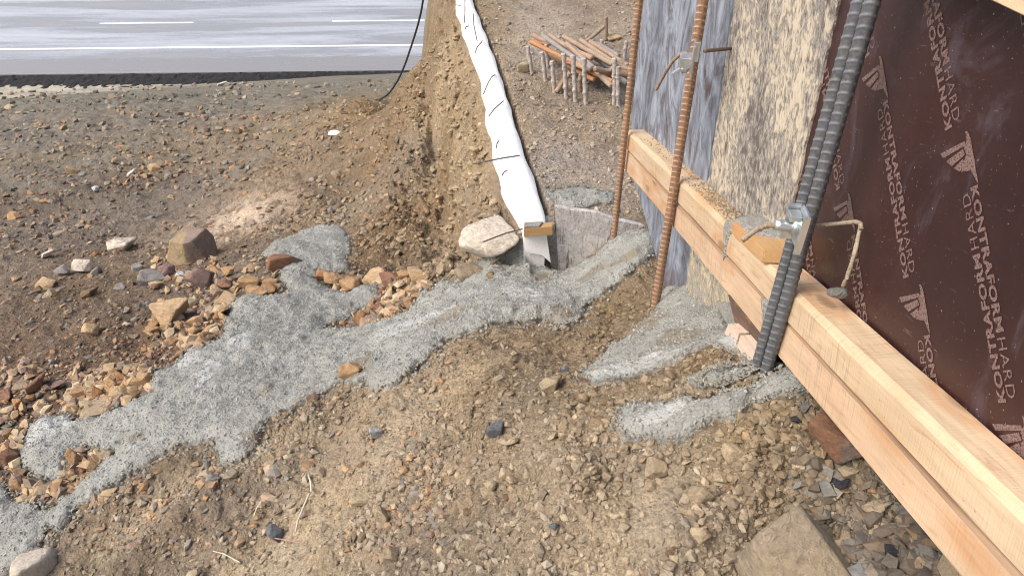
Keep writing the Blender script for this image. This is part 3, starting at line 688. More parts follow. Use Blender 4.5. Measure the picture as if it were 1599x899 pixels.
# ------------------------------------------------------------------ bars
def curve_tube(pts, r, seg=8, ribs=None, name='bar', caps=True, step=None, rib_h=.0012, tilt=.6, long_rib=False, jitter=0):
    """a tube along points; ribs = pitch of the raised ribs"""
    P = np.array(pts, float)
    if step or ribs:
        step = step or ribs / 10; L = np.r_[0, np.cumsum(np.linalg.norm(np.diff(P, axis=0), axis=1))]; s = np.linspace(0, L[-1], max(2, int(L[-1] / step) + 1))
        P = np.stack([np.interp(s, L, P[:, k]) for k in range(3)], 1)
    s = np.r_[0, np.cumsum(np.linalg.norm(np.diff(P, axis=0), axis=1))]
    T = np.gradient(P, axis=0); T /= np.linalg.norm(T, axis=1)[:, None]
    up = np.array([0, 0, 1.]) if abs(T[0][2]) < .8 else np.array([1., 0, 0])
    Nn = np.cross(T, up); Nn /= np.linalg.norm(Nn, axis=1)[:, None]; B = np.cross(T, Nn)
    th = np.arange(seg) / seg * 2 * np.pi; S_, TH = np.meshgrid(s, th, indexing='ij')
    R = np.full(S_.shape, float(r)); rib = np.zeros(S_.shape)
    if ribs:
        ph = (S_ + tilt * r * np.cos(TH + .4)) / ribs; fr = np.abs((ph % 1) - .5) * 2; rib = sst(.62, .92, fr) * (np.abs(np.sin(TH)) ** .35); R = R + rib_h * rib
        if long_rib: lr = np.maximum(np.cos(TH), 0) ** 30 + np.maximum(-np.cos(TH), 0) ** 30; R = R + rib_h * .9 * lr
    if jitter: R = R * (1 + jitter * fbm(S_ * 60, TH * 1.2, 3, 3))
    V = P[:, None] + R[..., None] * (np.cos(TH)[..., None] * Nn[:, None] + np.sin(TH)[..., None] * B[:, None])
    n = len(P); i = np.arange(n * seg).reshape(n, seg); j = np.roll(i, -1, 1)
    Fq = np.stack([i[:-1], j[:-1], j[1:], i[1:]], -1).reshape(-1, 4)
    V = V.reshape(-1, 3); nv = len(V); V = np.r_[V, [P[0], P[-1]]]
    capf = [[i[0][k], i[0][k], j[0][k], nv] for k in range(seg)]
    me = bpy.data.meshes.new(name); faces = [tuple(f) for f in Fq.tolist()] + [(int(j[0][k]), int(i[0][k]), nv) for k in range(seg)] + [(int(i[-1][k]), int(j[-1][k]), nv + 1) for k in range(seg)]
    me.from_pydata(V.tolist(), [], faces)
    for p in me.polygons: p.use_smooth = True
    at = me.attributes.new('rib', 'FLOAT', 'POINT'); at.data.foreach_set('value', np.r_[(rib if long_rib else rib * 0).ravel(), 0, 0].astype(np.float32)); me.update()
    return me
def centred(name, me, mat, label, cat, group=None):
    V = np.zeros(len(me.vertices) * 3); me.vertices.foreach_get('co', V); V = V.reshape(-1, 3); o0 = V.mean(0); V -= o0; me.vertices.foreach_set('co', V.ravel().astype(np.float32)); me.update()
    o = obj(name, me, mat); o.location = o0; return tag(o, label, cat, group)
def vbar(x, y, z0, z1, r, mat, label, lean=(0, 0), **k):
    if mat is M_GREY: r = .0094
    me = curve_tube([(x, y, z0), (x + lean[0], y + lean[1], z1)], r, 24, ribs=.0138, rib_h=.0009, long_rib=True, name='rebar', **k)
    return centred('rebar', me, mat, label, 'rebar')
RB = .0115
b3 = atz(1196, 605, -.935)
vbar(.4245, .862, -1.0, .12, RB, M_GREY, 'right one of the two grey ribbed bars standing together in front of the clamp', lean=(-.004, .03))
vbar(.4245 - .0095, .862 + .018, -1.02, .12, RB, M_GREY, 'left one of the two grey ribbed bars, half hidden behind its twin', lean=(.004, .036))
vbar(.378, 1.475, -1.36, .1, .0104, M_RUST, 'rusty ribbed bar standing in front of the blue sheet and carrying a small clamp', lean=(-.001, .02))
vbar(.3375, 2.0, -1.46, .1, .0096, M_RUST, 'rusty ribbed bar farthest left, at the far end of the timbers', lean=(.003, .01))

# ------------------------------------------------------------------ clamps and ties
def thing_parts(name, label, cat, origin, parts):
    e = empty(name, tuple(origin)); tag(e, label, cat)
    for nm, me, mat in parts:
        V = np.zeros(len(me.vertices) * 3); me.vertices.foreach_get('co', V); V = V.reshape(-1, 3) - np.array(origin); me.vertices.foreach_set('co', V.ravel().astype(np.float32)); me.update()
        obj(nm, me, mat, e)
    return e
def boxmesh(name, centre, size, R=None, bev=.002):
    bm = bmesh.new(); hx, hy, hz = [k / 2 for k in size]; box_bm(bm, -hx, hx, -hy, hy, -hz, hz)
    if bev: bmesh.ops.bevel(bm, geom=bm.edges[:], offset=bev, segments=2, affect='EDGES')
    M_ = Matrix.Translation(Vector(centre)) @ (R.to_4x4() if R is not None else Matrix.Identity(4)); bm.transform(M_)
    me = bpy.data.meshes.new(name); bm.normal_update(); bm.to_mesh(me); bm.free(); return me
def W(px, py, c_): return np.array(wall(px, py, c_))
# big clamp: plate against the bars, tube body and tail rod
pc = W(1251, 357, .452)
Rw = Matrix(((0, 1, 0), (-1, 0, 0), (0, 0, 1))).transposed()
Ry = Matrix.Rotation(math.radians(-4), 3, 'Z')
parts = [('plate', boxmesh('plate', pc + [0.0, 0, 0], (.007, .036, .060), Ry, .0030), M_ZINC),
         ('rim', boxmesh('rim', pc + [-.009, .018, .0], (.018, .004, .058), Ry, .0012), M_ZINC),
         ('rim', boxmesh('rim', pc + [-.004, -.017, .0], (.010, .004, .060), Ry, .0012), M_ZINC),
         ('wedge', boxmesh('wedge', pc + [-.012, .004, .018], (.016, .020, .010), Ry, .0015), M_ZINC)]
tip = pc + np.array([-.054, .010, .004])
parts.append(('sleeve', curve_tube([pc + [-.002, 0, .002], pc + [-.036, .004, .004]], .0078, 16, name='sleeve', step=.006), M_ZINC))
parts.append(('boss', curve_tube([pc + [-.002, 0, .004], pc + [-.014, 0.001, .005]], .0125, 16, name='boss', step=.004), M_ZINC))
parts.append(('rod_tail', curve_tube([pc + [-.030, .004, .003], pc + [-.048, .004, .002], pc + [-.064, -.002, -.003], pc + [-.080, -.010, -.012]], .0036, 10, ribs=.006, rib_h=.0007, name='rod_tail'), M_TIE))
thing_parts('rebar_clamp', 'shiny galvanised wedge clamp fixed on the pair of grey bars', 'clamp', pc, parts)
# tie rod right of the bars with a drooping end and a blob of mortar
r0 = W(1262, 354, .50); r1_ = W(1340, 345, .543); r1 = W(1345, 352, .530); r2 = W(1332, 405, .522); r3 = W(1316, 447, .520)
me = curve_tube([r0, W(1300, 350, .52), W(1336, 346, .532), W(1344, 349, .531), W(1345, 358, .529)], .0031, 10, step=.004, name='rod', jitter=.2)
me2 = curve_tube([W(1344, 350, .531), r1 + [0, 0, -.004], r2, W(1322, 435, .520), r3], .0029, 10, step=.004, name='drooping_end', jitter=.35)
thing_parts('tie_rod', 'dusty bent tie rod hooking down in front of the maroon sheet', 'tie rod', r0, [('rod', me, M_TIE), ('drooping_end', me2, M_TIE)])
P, Fc = rock_shape(4, 5, sharp=6, rough=.10); bq = W(1307, 457, .519)
o = obj('mortar_blob', mesh_np('mortar_blob', P, Fc), M_MORTAR); o.matrix_world = Matrix.Translation(bq) @ WM @ Matrix.Rotation(.25, 4, 'Y') @ Matrix.Diagonal((.030, .020, .017, 1)); tag(o, 'lump of dried mortar at the lower end of the bent tie rod', 'mortar')
# small clamp on the rusty bar
pc = W(1082, 92, .462)
Rb = Matrix.Rotation(math.radians(-12), 3, 'Z')
parts = [('plate', boxmesh('plate', pc, (.004, .050, .066), Rb, .0015), M_ZINC), ('block', boxmesh('block', pc + [-.014, 0, -.004], (.024, .030, .022), Rb, .002), M_ZINC),
         ('wing', boxmesh('wing', pc + [-.026, -.006, -.020], (.034, .007, .008), Matrix.Rotation(math.radians(-38), 3, 'Y'), .0015), M_ZINC),
         ('nut', curve_tube([pc + [-.016, -.012, -.018], pc + [-.016, .004, -.018]], .009, 6, name='nut', step=.008), M_ZINC),
         ('plate_flange', boxmesh('plate_flange', pc + [.001, -.016, .020], (.012, .004, .040), Rb, .001), M_ZINC),
         ('rod_tail', curve_tube([W(1072, 84, .455), W(1064, 84, .452), W(1052, 94, .45), W(1040, 112, .45), W(1029, 132, .45), W(1025, 140, .45)], .0035, 10, ribs=.006, rib_h=.0006, name='rod_tail'), M_BROWNBAR)]
thing_parts('rebar_clamp', 'small galvanised wing clamp on the rusty bar before the blue sheet', 'clamp', pc, parts)
centred('tie_rod', curve_tube([W(1100, 80, .475), W(1120, 78, .51), W(1142, 76, .548)], .0036, 10, step=.01, name='tie_rod'), M_WIRE, 'thin dark tie rod entering the blue sheet right of the rusty bar', 'tie rod')
# timber offcuts and boards under the timber pair
tagged_prism('board', pp([(1082, 385), (1132, 415), (1150, 440), (1152, 475), (1126, 505), (1108, 500), (1073, 458)], .545), .5405, .5452, M_STREAK, 'streaky board with white paint runs under the timbers beside the blue sheet', 'board', edge_noise=.004)
tagged_prism('board', pp([(1120, 470), (1147, 472), (1160, 500), (1165, 520), (1140, 508)], .503), .499, .5045, M_MORTAR, 'grey mortar-covered board end under the lower timber', 'board', edge_noise=.003)
tagged_prism('board', pp([(1140, 460), (1160, 470), (1200, 520), (1215, 560), (1190, 560), (1165, 530), (1150, 500)], .500), .496, .4985, M_DARKW, 'dark nail-marked wooden strip under the lower timber left of the grey bars', 'board', edge_noise=.003)
tagged_prism('wood_block', pp([(1139, 505), (1156, 520), (1144, 558), (1127, 536)], .478), .476, .495, M_PINK, 'small pinkish wood block with nail holes, the left of two under the timber', 'wood block')
tagged_prism('wood_block', pp([(1158, 523), (1181, 550), (1174, 592), (1147, 562)], .478), .476, .495, M_PINK, 'small pinkish wood block touching the foot of the grey bars', 'wood block')
tagged_prism('board', pp([(1212, 545), (1240, 575), (1232, 610), (1200, 612)], .545), .5405, .5475, M_DARKW, 'dark board end seen right of the grey bars below the lower timber', 'board', edge_noise=.004)

# ------------------------------------------------------------------ foam strip, plywood end board, stub bars on the platform
n = 90; ys = np.linspace(2.045, 9.3, n); ys = 2.045 + (ys - 2.045) ** 1.25 / (9.3 - 2.045) ** .25
xl = edge_x(ys); xr = edge_x(ys, ER); xl = xl + .004 * np.sin(ys * 19) ; prof = np.array([(0, -.30), (0, -.02), (.02, .0), (.25, .003), (.5, .006), (.75, .009), (1, .010), (1.06, -.03), (1.06, -.30)])
V = []
for i in range(n):
    for j, (u_, z_) in enumerate(prof):
        wv = .004 * math.sin(ys[i] * 7 + j) * (0 < j < 7) + .002 * math.sin(ys[i] * 31 + j * 2); V.append((xl[i] + (xr[i] - xl[i]) * u_ + .004 * math.sin(ys[i] * 23 + j * 1.7), ys[i], PLAT + z_ + wv * .6))
mm = len(prof); i = np.arange(n * mm).reshape(n, mm); Fq = [tuple(map(int, (i[a, b], i[a, b + 1], i[a + 1, b + 1], i[a + 1, b]))) for a in range(n - 1) for b in range(mm - 1)]
Fq.append(tuple(int(k) for k in i[0])); Fq.append(tuple(int(k) for k in i[-1][::-1]))
me = bpy.data.meshes.new('foam_board'); me.from_pydata(V, [], Fq); me.update()
for p in me.polygons[:-2]: p.use_smooth = True
foamo = tag(obj('foam_board', me, M_FOAM), 'long white foam strip standing between the earth cliff and the platform', 'foam board')
bm = bmesh.new(); bm.from_mesh(me); bmesh.ops.recalc_face_normals(bm, faces=bm.faces); bm.to_mesh(me); bm.free()
# drooping front flap of the foam
fl = [pY(a, b, Y) for a, b, Y in [(818, 352, 2.043), (852, 352, 2.043), (856, 385, 2.036), (860, 410, 2.03), (846, 398, 2.033), (822, 394, 2.033)]]
bm = bmesh.new(); a_ = [bm.verts.new(v) for v in fl]; b_ = [bm.verts.new(v + np.array([0, .018, 0])) for v in fl]; bm.faces.new(a_); bm.faces.new(b_[::-1])
for k in range(6): bm.faces.new((a_[(k + 1) % 6], a_[k], b_[k], b_[(k + 1) % 6]))
bmesh.ops.recalc_face_normals(bm, faces=bm.faces); o = bm_obj('front_flap', bm, M_FOAM, foamo)
# plywood closing the end of the platform
fy = 2.06
def front_prism(name, px, Y, thick, mat, label, cat, wob=.0):
    pts = [pY(a, b, Y) for a, b in px]; c0 = np.mean(pts, 0)
    bm = bmesh.new(); a_ = [bm.verts.new(v - c0) for v in pts]; b_ = [bm.verts.new(v - c0 + np.array([0, thick, 0])) for v in pts]; m = len(pts); bm.faces.new(a_); bm.faces.new(b_[::-1])
    for k in range(m): bm.faces.new((a_[(k + 1) % m], a_[k], b_[k], b_[(k + 1) % m]))
    bmesh.ops.recalc_face_normals(bm, faces=bm.faces); o = bm_obj(name, bm, mat); o.location = c0; return tag(o, label, cat)
front_prism('end_board', [(866, 323), (890, 328), (930, 332), (960, 343), (1000, 352), (1012, 358), (1000, 375), (960, 400), (900, 440), (874, 445)], 2.065, .018, M_PLYEND, 'grey weathered plywood board closing the end of the platform', 'end board')
front_prism('concrete_edge', [(850, 350), (866, 350), (878, 445), (862, 430)], 2.07, .05, M_MORTAR, 'narrow grey concrete edge between the white foam and the grey end board', 'concrete edge')
o = hexa('wood_block', [pY(*a) for a in [(818, 370, 2.00), (863, 367, 2.00), (863, 366, 2.05), (818, 369, 2.05), (818, 357, 2.00), (863, 354, 2.00), (863, 347, 2.05), (818, 349, 2.05)]], M_OLDWOOD, None, .001)
# lay its top level
tag(o, 'small wood block with mortar on top bridging the white foam and the grey board', 'wood block')
o = hexa('mortar_patch', [pY(*a) for a in [(819, 356, 2.003), (842, 355, 2.003), (848, 347.6, 2.047), (819, 349, 2.047), (819, 354, 2.003), (842, 353, 2.003), (848, 345.5, 2.047), (819, 346.5, 2.047)]], M_MORTAR, None, .001); tag(o, 'thin mortar crust on the small wood block at the foam', 'mortar')

def Z(px, py, h=0): return atz(px, py, PLAT + h)
def C6(x, y): return 800 + x / 5.62, 20 + y / 5.62
stubs = [((180, 530), (135, 295), 'single stub farthest left on the platform, pale tipped and rusty below'), ((300, 600), (262, 345), 'pale coated stub, second from the left of the bar pile'), ((318, 470), (298, 280), 'pale stub standing behind the second stub from the left'),
         ((378, 700), (350, 425), 'short pale stub below the left end of the orange bars'), ((478, 750), (450, 360), 'pale stub crossing the left part of the bar pile'), ((560, 780), (533, 375), 'pale stub, left of the pair crossing the middle of the bar pile'),
         ((652, 800), (630, 400), 'pale stub, right of the pair crossing the middle of the bar pile'), ((898, 820), (897, 400), 'tall stub with a whitish knob near the far rusty bar'), ((935, 825), (930, 470), 'stub close behind the knobbed stub'),
         ((982, 412), (1002, 250), 'whitish stub standing alone beyond the right end of the bar pile'), ((785, 320), (790, 240), 'short pale stub beside the upright rusty bar'), ((1000, 600), (1012, 455), 'thin brown stub between the pile and the far rusty bar'), ((590, 690), (600, 540), 'short rusty stub under the middle of the bar pile'), ((580, 330), (578, 265), 'small pale stub tip poking up between the bars')]
for k, (bpt, tpt, lab) in enumerate(stubs):
    bpx = C6(*bpt); tpx = C6(*tpt); b0 = Z(*bpx); d = ray(*tpx); t_ = b0[1] / d[1]; t0 = d * t_
    mat = M_COATED if 'rusty stub' not in lab and 'brown' not in lab else M_BROWNBAR
    me = curve_tube([b0 - [0, 0, .03], b0 * .5 + t0 * .5 + [random.uniform(-.003, .003), 0, 0], t0], .0098 if k != 11 else .007, 10, ribs=.016, rib_h=.0010, name='stub_bar', jitter=.45)
    centred('stub_bar', me, mat, lab, 'rebar stub', 'cement coated bar stubs on the platform')
ub = Z(*C6(822, 235)); d = ray(*C6(820, 40)); centred('loose_bar', curve_tube([ub, d * ub[1] / d[1]], .011, 10, ribs=.014, name='loose_bar'), M_BROWNBAR, 'brown bar standing upright behind the bar pile', 'bar')
HB = .10
bars = [((160, 245), (880, 590), M_ORANGE, .085, .11, 'bright orange bar along the near side of the pile'), ((175, 262), (690, 530), M_ORANGE, .11, .10, 'bright orange bar ending in the middle of the pile'), ((300, 330), (720, 570), M_ORANGE, .07, .08, 'orange bar lowest on the near side of the pile'),
        ((270, 215), (700, 500), M_GREYBAR, .12, .12, 'pale grey bar slanting across the left of the pile'), ((335, 335), (640, 470), M_BROWNBAR, .11, .12, 'short brown bar over the orange bars'), ((330, 212), (610, 395), M_BROWNBAR, .12, .12, 'brown bar beside the long pale grey bar'),
        ((480, 265), (870, 650), M_BROWNBAR, .15, .09, 'tan bar whose end sticks out at the front of the pile'), ((450, 205), (880, 480), M_BROWNBAR, .13, .12, 'brown bar with a bent rusty tip in the middle of the pile'), ((540, 245), (870, 490), M_GREY, .11, .11, 'dark grey bar in the middle of the pile'),
        ((600, 255), (900, 470), M_BROWNBAR, .12, .12, 'brown bar right of the dark grey bar'), ((680, 268), (1010, 465), M_BROWNBAR, .13, .11, 'brown bar along the far side of the pile'), ((700, 300), (960, 420), M_ORANGE, .10, .10, 'orange brown bar partly under the far side bars'),
        ((720, 520), (900, 500), M_BROWNBAR, .13, .12, 'short bar crossing the right end of the pile'), ((930, 430), (1060, 480), M_BROWNBAR, .12, .10, 'bar end poking out right of the knobbed stub'), ((930, 530), (1010, 605), M_GREYBAR, .09, .07, 'pale bar end low at the right of the pile'), ((760, 545), (1060, 520), M_ORANGE, .08, .09, 'reddish bar under the right end of the pile'),
        ((510, 520), (385, 690), M_BROWNBAR, .09, .01, 'brown bar leaning down to the ground at the near side'), ((165, 240), (345, 250), M_ORANGE, .10, .12, 'bent orange bar closing the left end of the pile'), ((180, 205), (330, 245), M_BROWNBAR, .12, .12, 'short brown bar at the upper left end of the pile'), ((640, 270), (800, 150), M_BROWNBAR, .11, .14, 'thin tan bar leaning against the upright brown bar'),
        ((820, 560), (1050, 560), M_BROWNBAR, .06, .06, 'brown bar lowest at the right end'), ((900, 480), (1050, 500), M_BROWNBAR, .10, .10, 'brown bar end behind the far rusty bar'), ((640, 300), (850, 440), M_BROWNBAR, .09, .10, 'brown bar deep in the middle of the pile'), ((860, 350), (1040, 455), M_BROWNBAR, .10, .10, 'brown bar on the far right side of the pile')]
bars += [((420, 240), (700, 420), M_BROWNBAR, .14, .13, 'tan bar on top of the left part of the pile'), ((500, 320), (800, 560), M_BROWNBAR, .08, .07, 'dull brown bar low in the middle of the pile'), ((380, 380), (760, 560), M_ORANGE, .06, .07, 'dull orange bar under the near side'), ((700, 240), (930, 400), M_GREYBAR, .10, .11, 'greyish bar at the far side of the pile'), ((860, 500), (1030, 540), M_BROWNBAR, .14, .11, 'brown bar end above the knobbed stub')]
for k, (a, b, mat, h0, h1, lab) in enumerate(bars):
    p0 = Z(*C6(*a), h0); p1 = Z(*C6(*b), h1); p0 = p0 + [0, 0, random.uniform(-.012, .02)]; p1 = p1 + [0, 0, random.uniform(-.015, .015)]; m_ = (p0 + p1) / 2 + [random.uniform(-.006, .006), random.uniform(-.006, .006), random.uniform(-.006, .004)]
    rr = .0118 if mat is not M_ORANGE else .0105
    if 'thin' in lab: rr = .009
    centred('loose_bar', curve_tube([p0, m_, p1], rr, 10, ribs=.016, rib_h=.0003, name='loose_bar', jitter=.12), mat, lab, 'bar', 'loose bars piled on the stubs')
kn = Z(*C6(893, 400)); 
# tie wires on the foam
wires = [([(742, 83), (745, 74), (752, 66), (753, 64)], 'wire bent over the foam, the second hook from the top'), ([(725, 36), (726, 20), (726, 0)], 'straight dark wire along the far part of the foam'), ([(739, 22), (740, 40), (745, 64)], 'dark wire lying down the middle of the far foam'),
         ([(755, 147), (762, 130), (768, 120), (773, 117)], 'curved wire hook on the foam at mid height'), ([(763, 182), (772, 170), (786, 158)], 'curved wire hook on the foam below the middle one'), ([(738, 256), (760, 252), (785, 247), (811, 243)], 'long wire sticking out left across the foam over the cliff'),
         ([(775, 231), (776, 224), (779, 220)], 'tiny wire hook at the left edge of the foam'), ([(784, 274), (787, 269), (792, 266)], 'tiny wire hook below the long sticking out wire'), ([(754, 378), (790, 364), (818, 357)], 'thin wire from the wood block towards the white rock'), ([(770, 410), (795, 392), (822, 371)], 'thin wire hanging down from the wood block to the concrete'),
         ([(727, 46), (727, 42), (732, 41)], 'tiny wire hook on the foam near the top'), ([(712, 8), (719, 9)], 'short wire at the far left edge of the foam')]
for px, lab in wires:
    pts = [atz(a, b, PLAT + .028 + .02 * math.sin(i_ * 1.3)) for i_, (a, b) in enumerate(px)]
    if 'wood block' in lab: pts = [pY(a, b, 2.0 + .04 * i_) for i_, (a, b) in enumerate(px)]
    centred('tie_wire', curve_tube(pts, .0026, 6, step=.01, name='tie_wire'), M_WIRE, lab, 'wire')
# black cable hanging in front of the road
pts = [pY(a, b, Y) for a, b, Y in [(592, 157, 6.6), (608, 146, 6.5), (622, 125, 6.4), (633, 100, 6.3), (643, 70, 6.2), (651, 45, 6.1), (657, 22, 6.0), (661, 0, 5.9), (663, -40, 5.8)]]
Pn = np.array(pts); tt = np.linspace(0, len(Pn) - 1, 60); sm = np.stack([np.interp(tt, np.arange(len(Pn)), Pn[:, k]) for k in range(3)], 1)
for _ in range(6): sm[1:-1] = (sm[:-2] + 2 * sm[1:-1] + sm[2:]) / 4
centred('cable', curve_tube(sm, .0085, 8, name='cable'), M_CABLE, 'black cable rising from the dirt in front of the road', 'cable')

# ------------------------------------------------------------------ concrete spills
SP_MAIN = [(408, 402), (425, 389), (451, 376), (498, 359), (532, 355), (540, 364), (536, 372), (549, 379), (549, 393), (542, 406), (547, 427), (502, 428), (493, 436), (512, 450), (536, 461), (566, 453), (591, 449), (595, 470), (566, 483), (549, 495), (510, 508), (506, 517), (553, 512), (604, 504), (638, 487), (663, 470), (680, 457),
           (700, 450), (730, 432), (757, 418), (774, 402), (794, 395), (820, 395), (844, 397), (857, 410), (867, 430), (877, 430), (897, 423), (927, 400), (950, 380), (994, 360), (1010, 357), (1022, 373), (1024, 393), (994, 417), (954, 450), (914, 480), (904, 506), (882, 512), (860, 503), (827, 503), (777, 510), (740, 520), (700, 532), (680, 552), (662, 570), (636, 592), (606, 612), (568, 606), (530, 603), (484, 634), (425, 661), (405, 690), (376, 720), (344, 720), (332, 696), (280, 704), (248, 720), (200, 748), (160, 776), (120, 800), (96, 828), (76, 828), (58, 864), (30, 888), (0, 905), (-70, 870), (-80, 770),
           (0, 762), (16, 764), (24, 780), (60, 792), (80, 796), (104, 780), (132, 756), (160, 730), (178, 712), (150, 706), (128, 704), (108, 720), (98, 748), (56, 750), (40, 738), (24, 722), (40, 700), (40, 676), (64, 656), (100, 646), (116, 656), (136, 654), (172, 648), (192, 640), (240, 622), (242, 593), (276, 576), (298, 551), (323, 551), (349, 538), (357, 504), (361, 487), (378, 466), (425, 468), (459, 457), (438, 440), (438, 423)]
SP_2 = [(1030, 470), (1040, 446), (1062, 440), (1096, 440), (1120, 470), (1150, 500), (1175, 540), (1200, 575), (1180, 586), (1150, 578), (1132, 568), (1100, 565), (1060, 580), (1000, 600), (960, 608), (925, 614), (905, 602), (908, 585), (935, 562), (950, 545), (985, 522), (1010, 505), (1028, 488)]
SP_3 = [(1077, 614), (1086, 604), (1113, 599), (1138, 589), (1167, 590), (1176, 598), (1160, 606), (1133, 613), (1113, 623), (1084, 625)]
SP_4 = [(958, 664), (968, 650), (1000, 644), (1060, 647), (1100, 640), (1150, 624), (1182, 610), (1200, 604), (1215, 585), (1236, 562), (1262, 585), (1290, 618), (1272, 634), (1222, 646), (1170, 647), (1130, 672), (1080, 690), (1020, 700), (970, 702), (956, 686)]
SP_5 = [(842, 322), (850, 304), (872, 296), (900, 292), (935, 298), (962, 302), (958, 318), (925, 322), (895, 330), (868, 326)]
FILM = [(95, 668, 40, 18), (60, 690, 25, 12), (300, 575, 30, 12), (325, 595, 18, 22), (384, 545, 18, 14), (520, 365, 40, 9), (1000, 585, 60, 12), (1100, 570, 60, 8), (930, 600, 30, 12), (820, 470, 50, 12), (640, 520, 60, 10), (1040, 665, 60, 10)]
DIRT = [(850, 445, 14, 10), (1000, 520, 30, 18), (1060, 540, 30, 14), (920, 440, 16, 7), (970, 415, 26, 5), (880, 500, 20, 8), (220, 695, 12, 6), (430, 620, 12, 6), (560, 585, 22, 14), (700, 505, 30, 8), (480, 640, 20, 14), (400, 690, 20, 10)]
SPILLS = []
def spill(px, label, step=.0065, thick=.022, name='concrete_spill', film=.10, n_ag=0):
    Pw = hits(px)[:, :2]; x0, y0 = Pw.min(0) - .02; x1, y1 = Pw.max(0) + .02
    gx = np.arange(x0, x1, step); gy = np.arange(y0, y1, step); X, Y = np.meshgrid(gx, gy); x = X.ravel(); y = Y.ravel()
    sdv = sdist(Pw, x, y) + .014 * fbm(x * 22, y * 22, 3, 14) + .007 * fbm(x * 90, y * 90, 2, 15)
    keep = sdv > -.02; zz = np.zeros(len(x)); zz[keep] = H(x[keep], y[keep])
    g0 = np.zeros(len(x)); g0[keep] = HF(x[keep], y[keep]) - zz[keep]
    lum = .010 * fbm(x * 9, y * 9, 3, 18) + .0075 * fbm(x * 34, y * 34, 3, 19, .6) + .0045 * np.abs(fbm(x * 105, y * 105, 2, 20))
    h = thick * np.sqrt(np.clip(sdv / .045, 0, 1)) + lum * 1.25 * np.clip(sdv / .02, 0, 1)
    em = np.clip(sdv / .06, 0, 1); z = zz + g0 * (.85 - .45 * em) + h + .004 + .006 * em; z = np.where(sdv < 0, zz + g0 - .014, z)
    i = np.arange(X.size).reshape(X.shape); f = np.stack([i[:-1, :-1], i[:-1, 1:], i[1:, 1:], i[1:, :-1]], -1).reshape(-1, 4)
    f = f[keep[f].all(1) & (sdv[f] > -.006).any(1)]
    used = np.unique(f); remap = -np.ones(len(x), int); remap[used] = np.arange(len(used)); f = remap[f]; x, y, z, sdv = x[used], y[used], z[used], sdv[used]
    me = mesh_np(name, np.c_[x, y, z], f)
    fi = film * sst(.50, .70, vn(x * 5, y * 5, 33) * .6 + vn(x * 16, y * 16, 34) * .4); di = .20 * sst(.70, .82, vn(x * 11, y * 11, 35) * .6 + vn(x * 50, y * 50, 36) * .4) + .5 * sst(.012, 0, sdv) * vn(x * 60, y * 60, 2)
    for (cx, cy, rx, ry), arr in [(q_, 'f') for q_ in FILM] + [(q_, 'd') for q_ in DIRT]:
        c0, cx1, cy1 = hits([(cx, cy), (cx + rx, cy), (cx, cy + ry)]); ax = np.hypot(*(cx1 - c0)[:2]); ay = np.hypot(*(cy1 - c0)[:2])
        m_ = np.exp(-(((x - c0[0]) / ax) ** 2 + ((y - c0[1]) / ay) ** 2) * .9); m_ = sst(.34, .62, m_ * .8 + .35 * (vn(x * 40, y * 40, 44) - .3))
        if arr == 'f': fi = np.maximum(fi, m_ * .8)
        else: di = np.maximum(di, m_ * .6)
    for nm, v_ in (('film', fi), ('dirt', di)):
        at = me.attributes.new(nm, 'FLOAT', 'POINT'); at.data.foreach_set('value', v_.astype(np.float32))
    o = obj(name, me, M_CONC); tag(o, label, 'concrete spill'); SPILLS.append((Pw, o, (x, y, z, sdv))); return o
spill(SP_MAIN, 'large grey wet concrete spill running from the timbers down to the lower left corner', .0055, film=.08)
spill(SP_2, 'grey concrete spill around the feet of the bars, below the blue sheet', .005)
spill(SP_3, 'small tongue of grey concrete left of the foot of the grey bars', .004, .012)
spill(SP_4, 'grey concrete tongue running left from below the timbers, lowest of the spills', .005)
spill(SP_5, 'thin crust of grey concrete crumbs on the platform behind the end board', .006, .008, film=0)

# ------------------------------------------------------------------ merged small stones
IC1 = IC[1]
def rock20(seed):
    r = np.random.default_rng(seed); bm = bmesh.new()
    bmesh.ops.create_icosphere(bm, subdivisions=1, radius=1); V = np.array([v.co[:] for v in bm.verts]); F20 = None; bm.free()
    return V
def icosa():
    t = (1 + 5 ** .5) / 2
    V = np.array([(-1, t, 0), (1, t, 0), (-1, -t, 0), (1, -t, 0), (0, -1, t), (0, 1, t), (0, -1, -t), (0, 1, -t), (t, 0, -1), (t, 0, 1), (-t, 0, -1), (-t, 0, 1)], float); V /= np.linalg.norm(V[0])
    Fc = np.array([(0, 11, 5), (0, 5, 1), (0, 1, 7), (0, 7, 10), (0, 10, 11), (1, 5, 9), (5, 11, 4), (11, 10, 2), (10, 7, 6), (7, 1, 8), (3, 9, 4), (3, 4, 2), (3, 2, 6), (3, 6, 8), (3, 8, 9), (4, 9, 5), (2, 4, 11), (6, 2, 10), (8, 6, 7), (9, 8, 1)]); return V, Fc
ICO20 = icosa()
def variants(V, Fc, n, seed, flatten=.75, ang=False):
    r = np.random.default_rng(seed); out = []
    for _ in range(n):
        npl = 7 if ang else 9; nn = r.normal(size=(npl, 3)); nn /= np.linalg.norm(nn, axis=1)[:, None]; d = r.uniform(.30 if ang else .42, .95, npl)
        dot = np.maximum(V @ nn.T, 0) / d; rad = np.minimum((dot ** 50).sum(1) ** (-1 / 50), 1.25); out.append(V * rad[:, None] * [1, r.uniform(.6, .95), r.uniform(.4, flatten)])
    return out
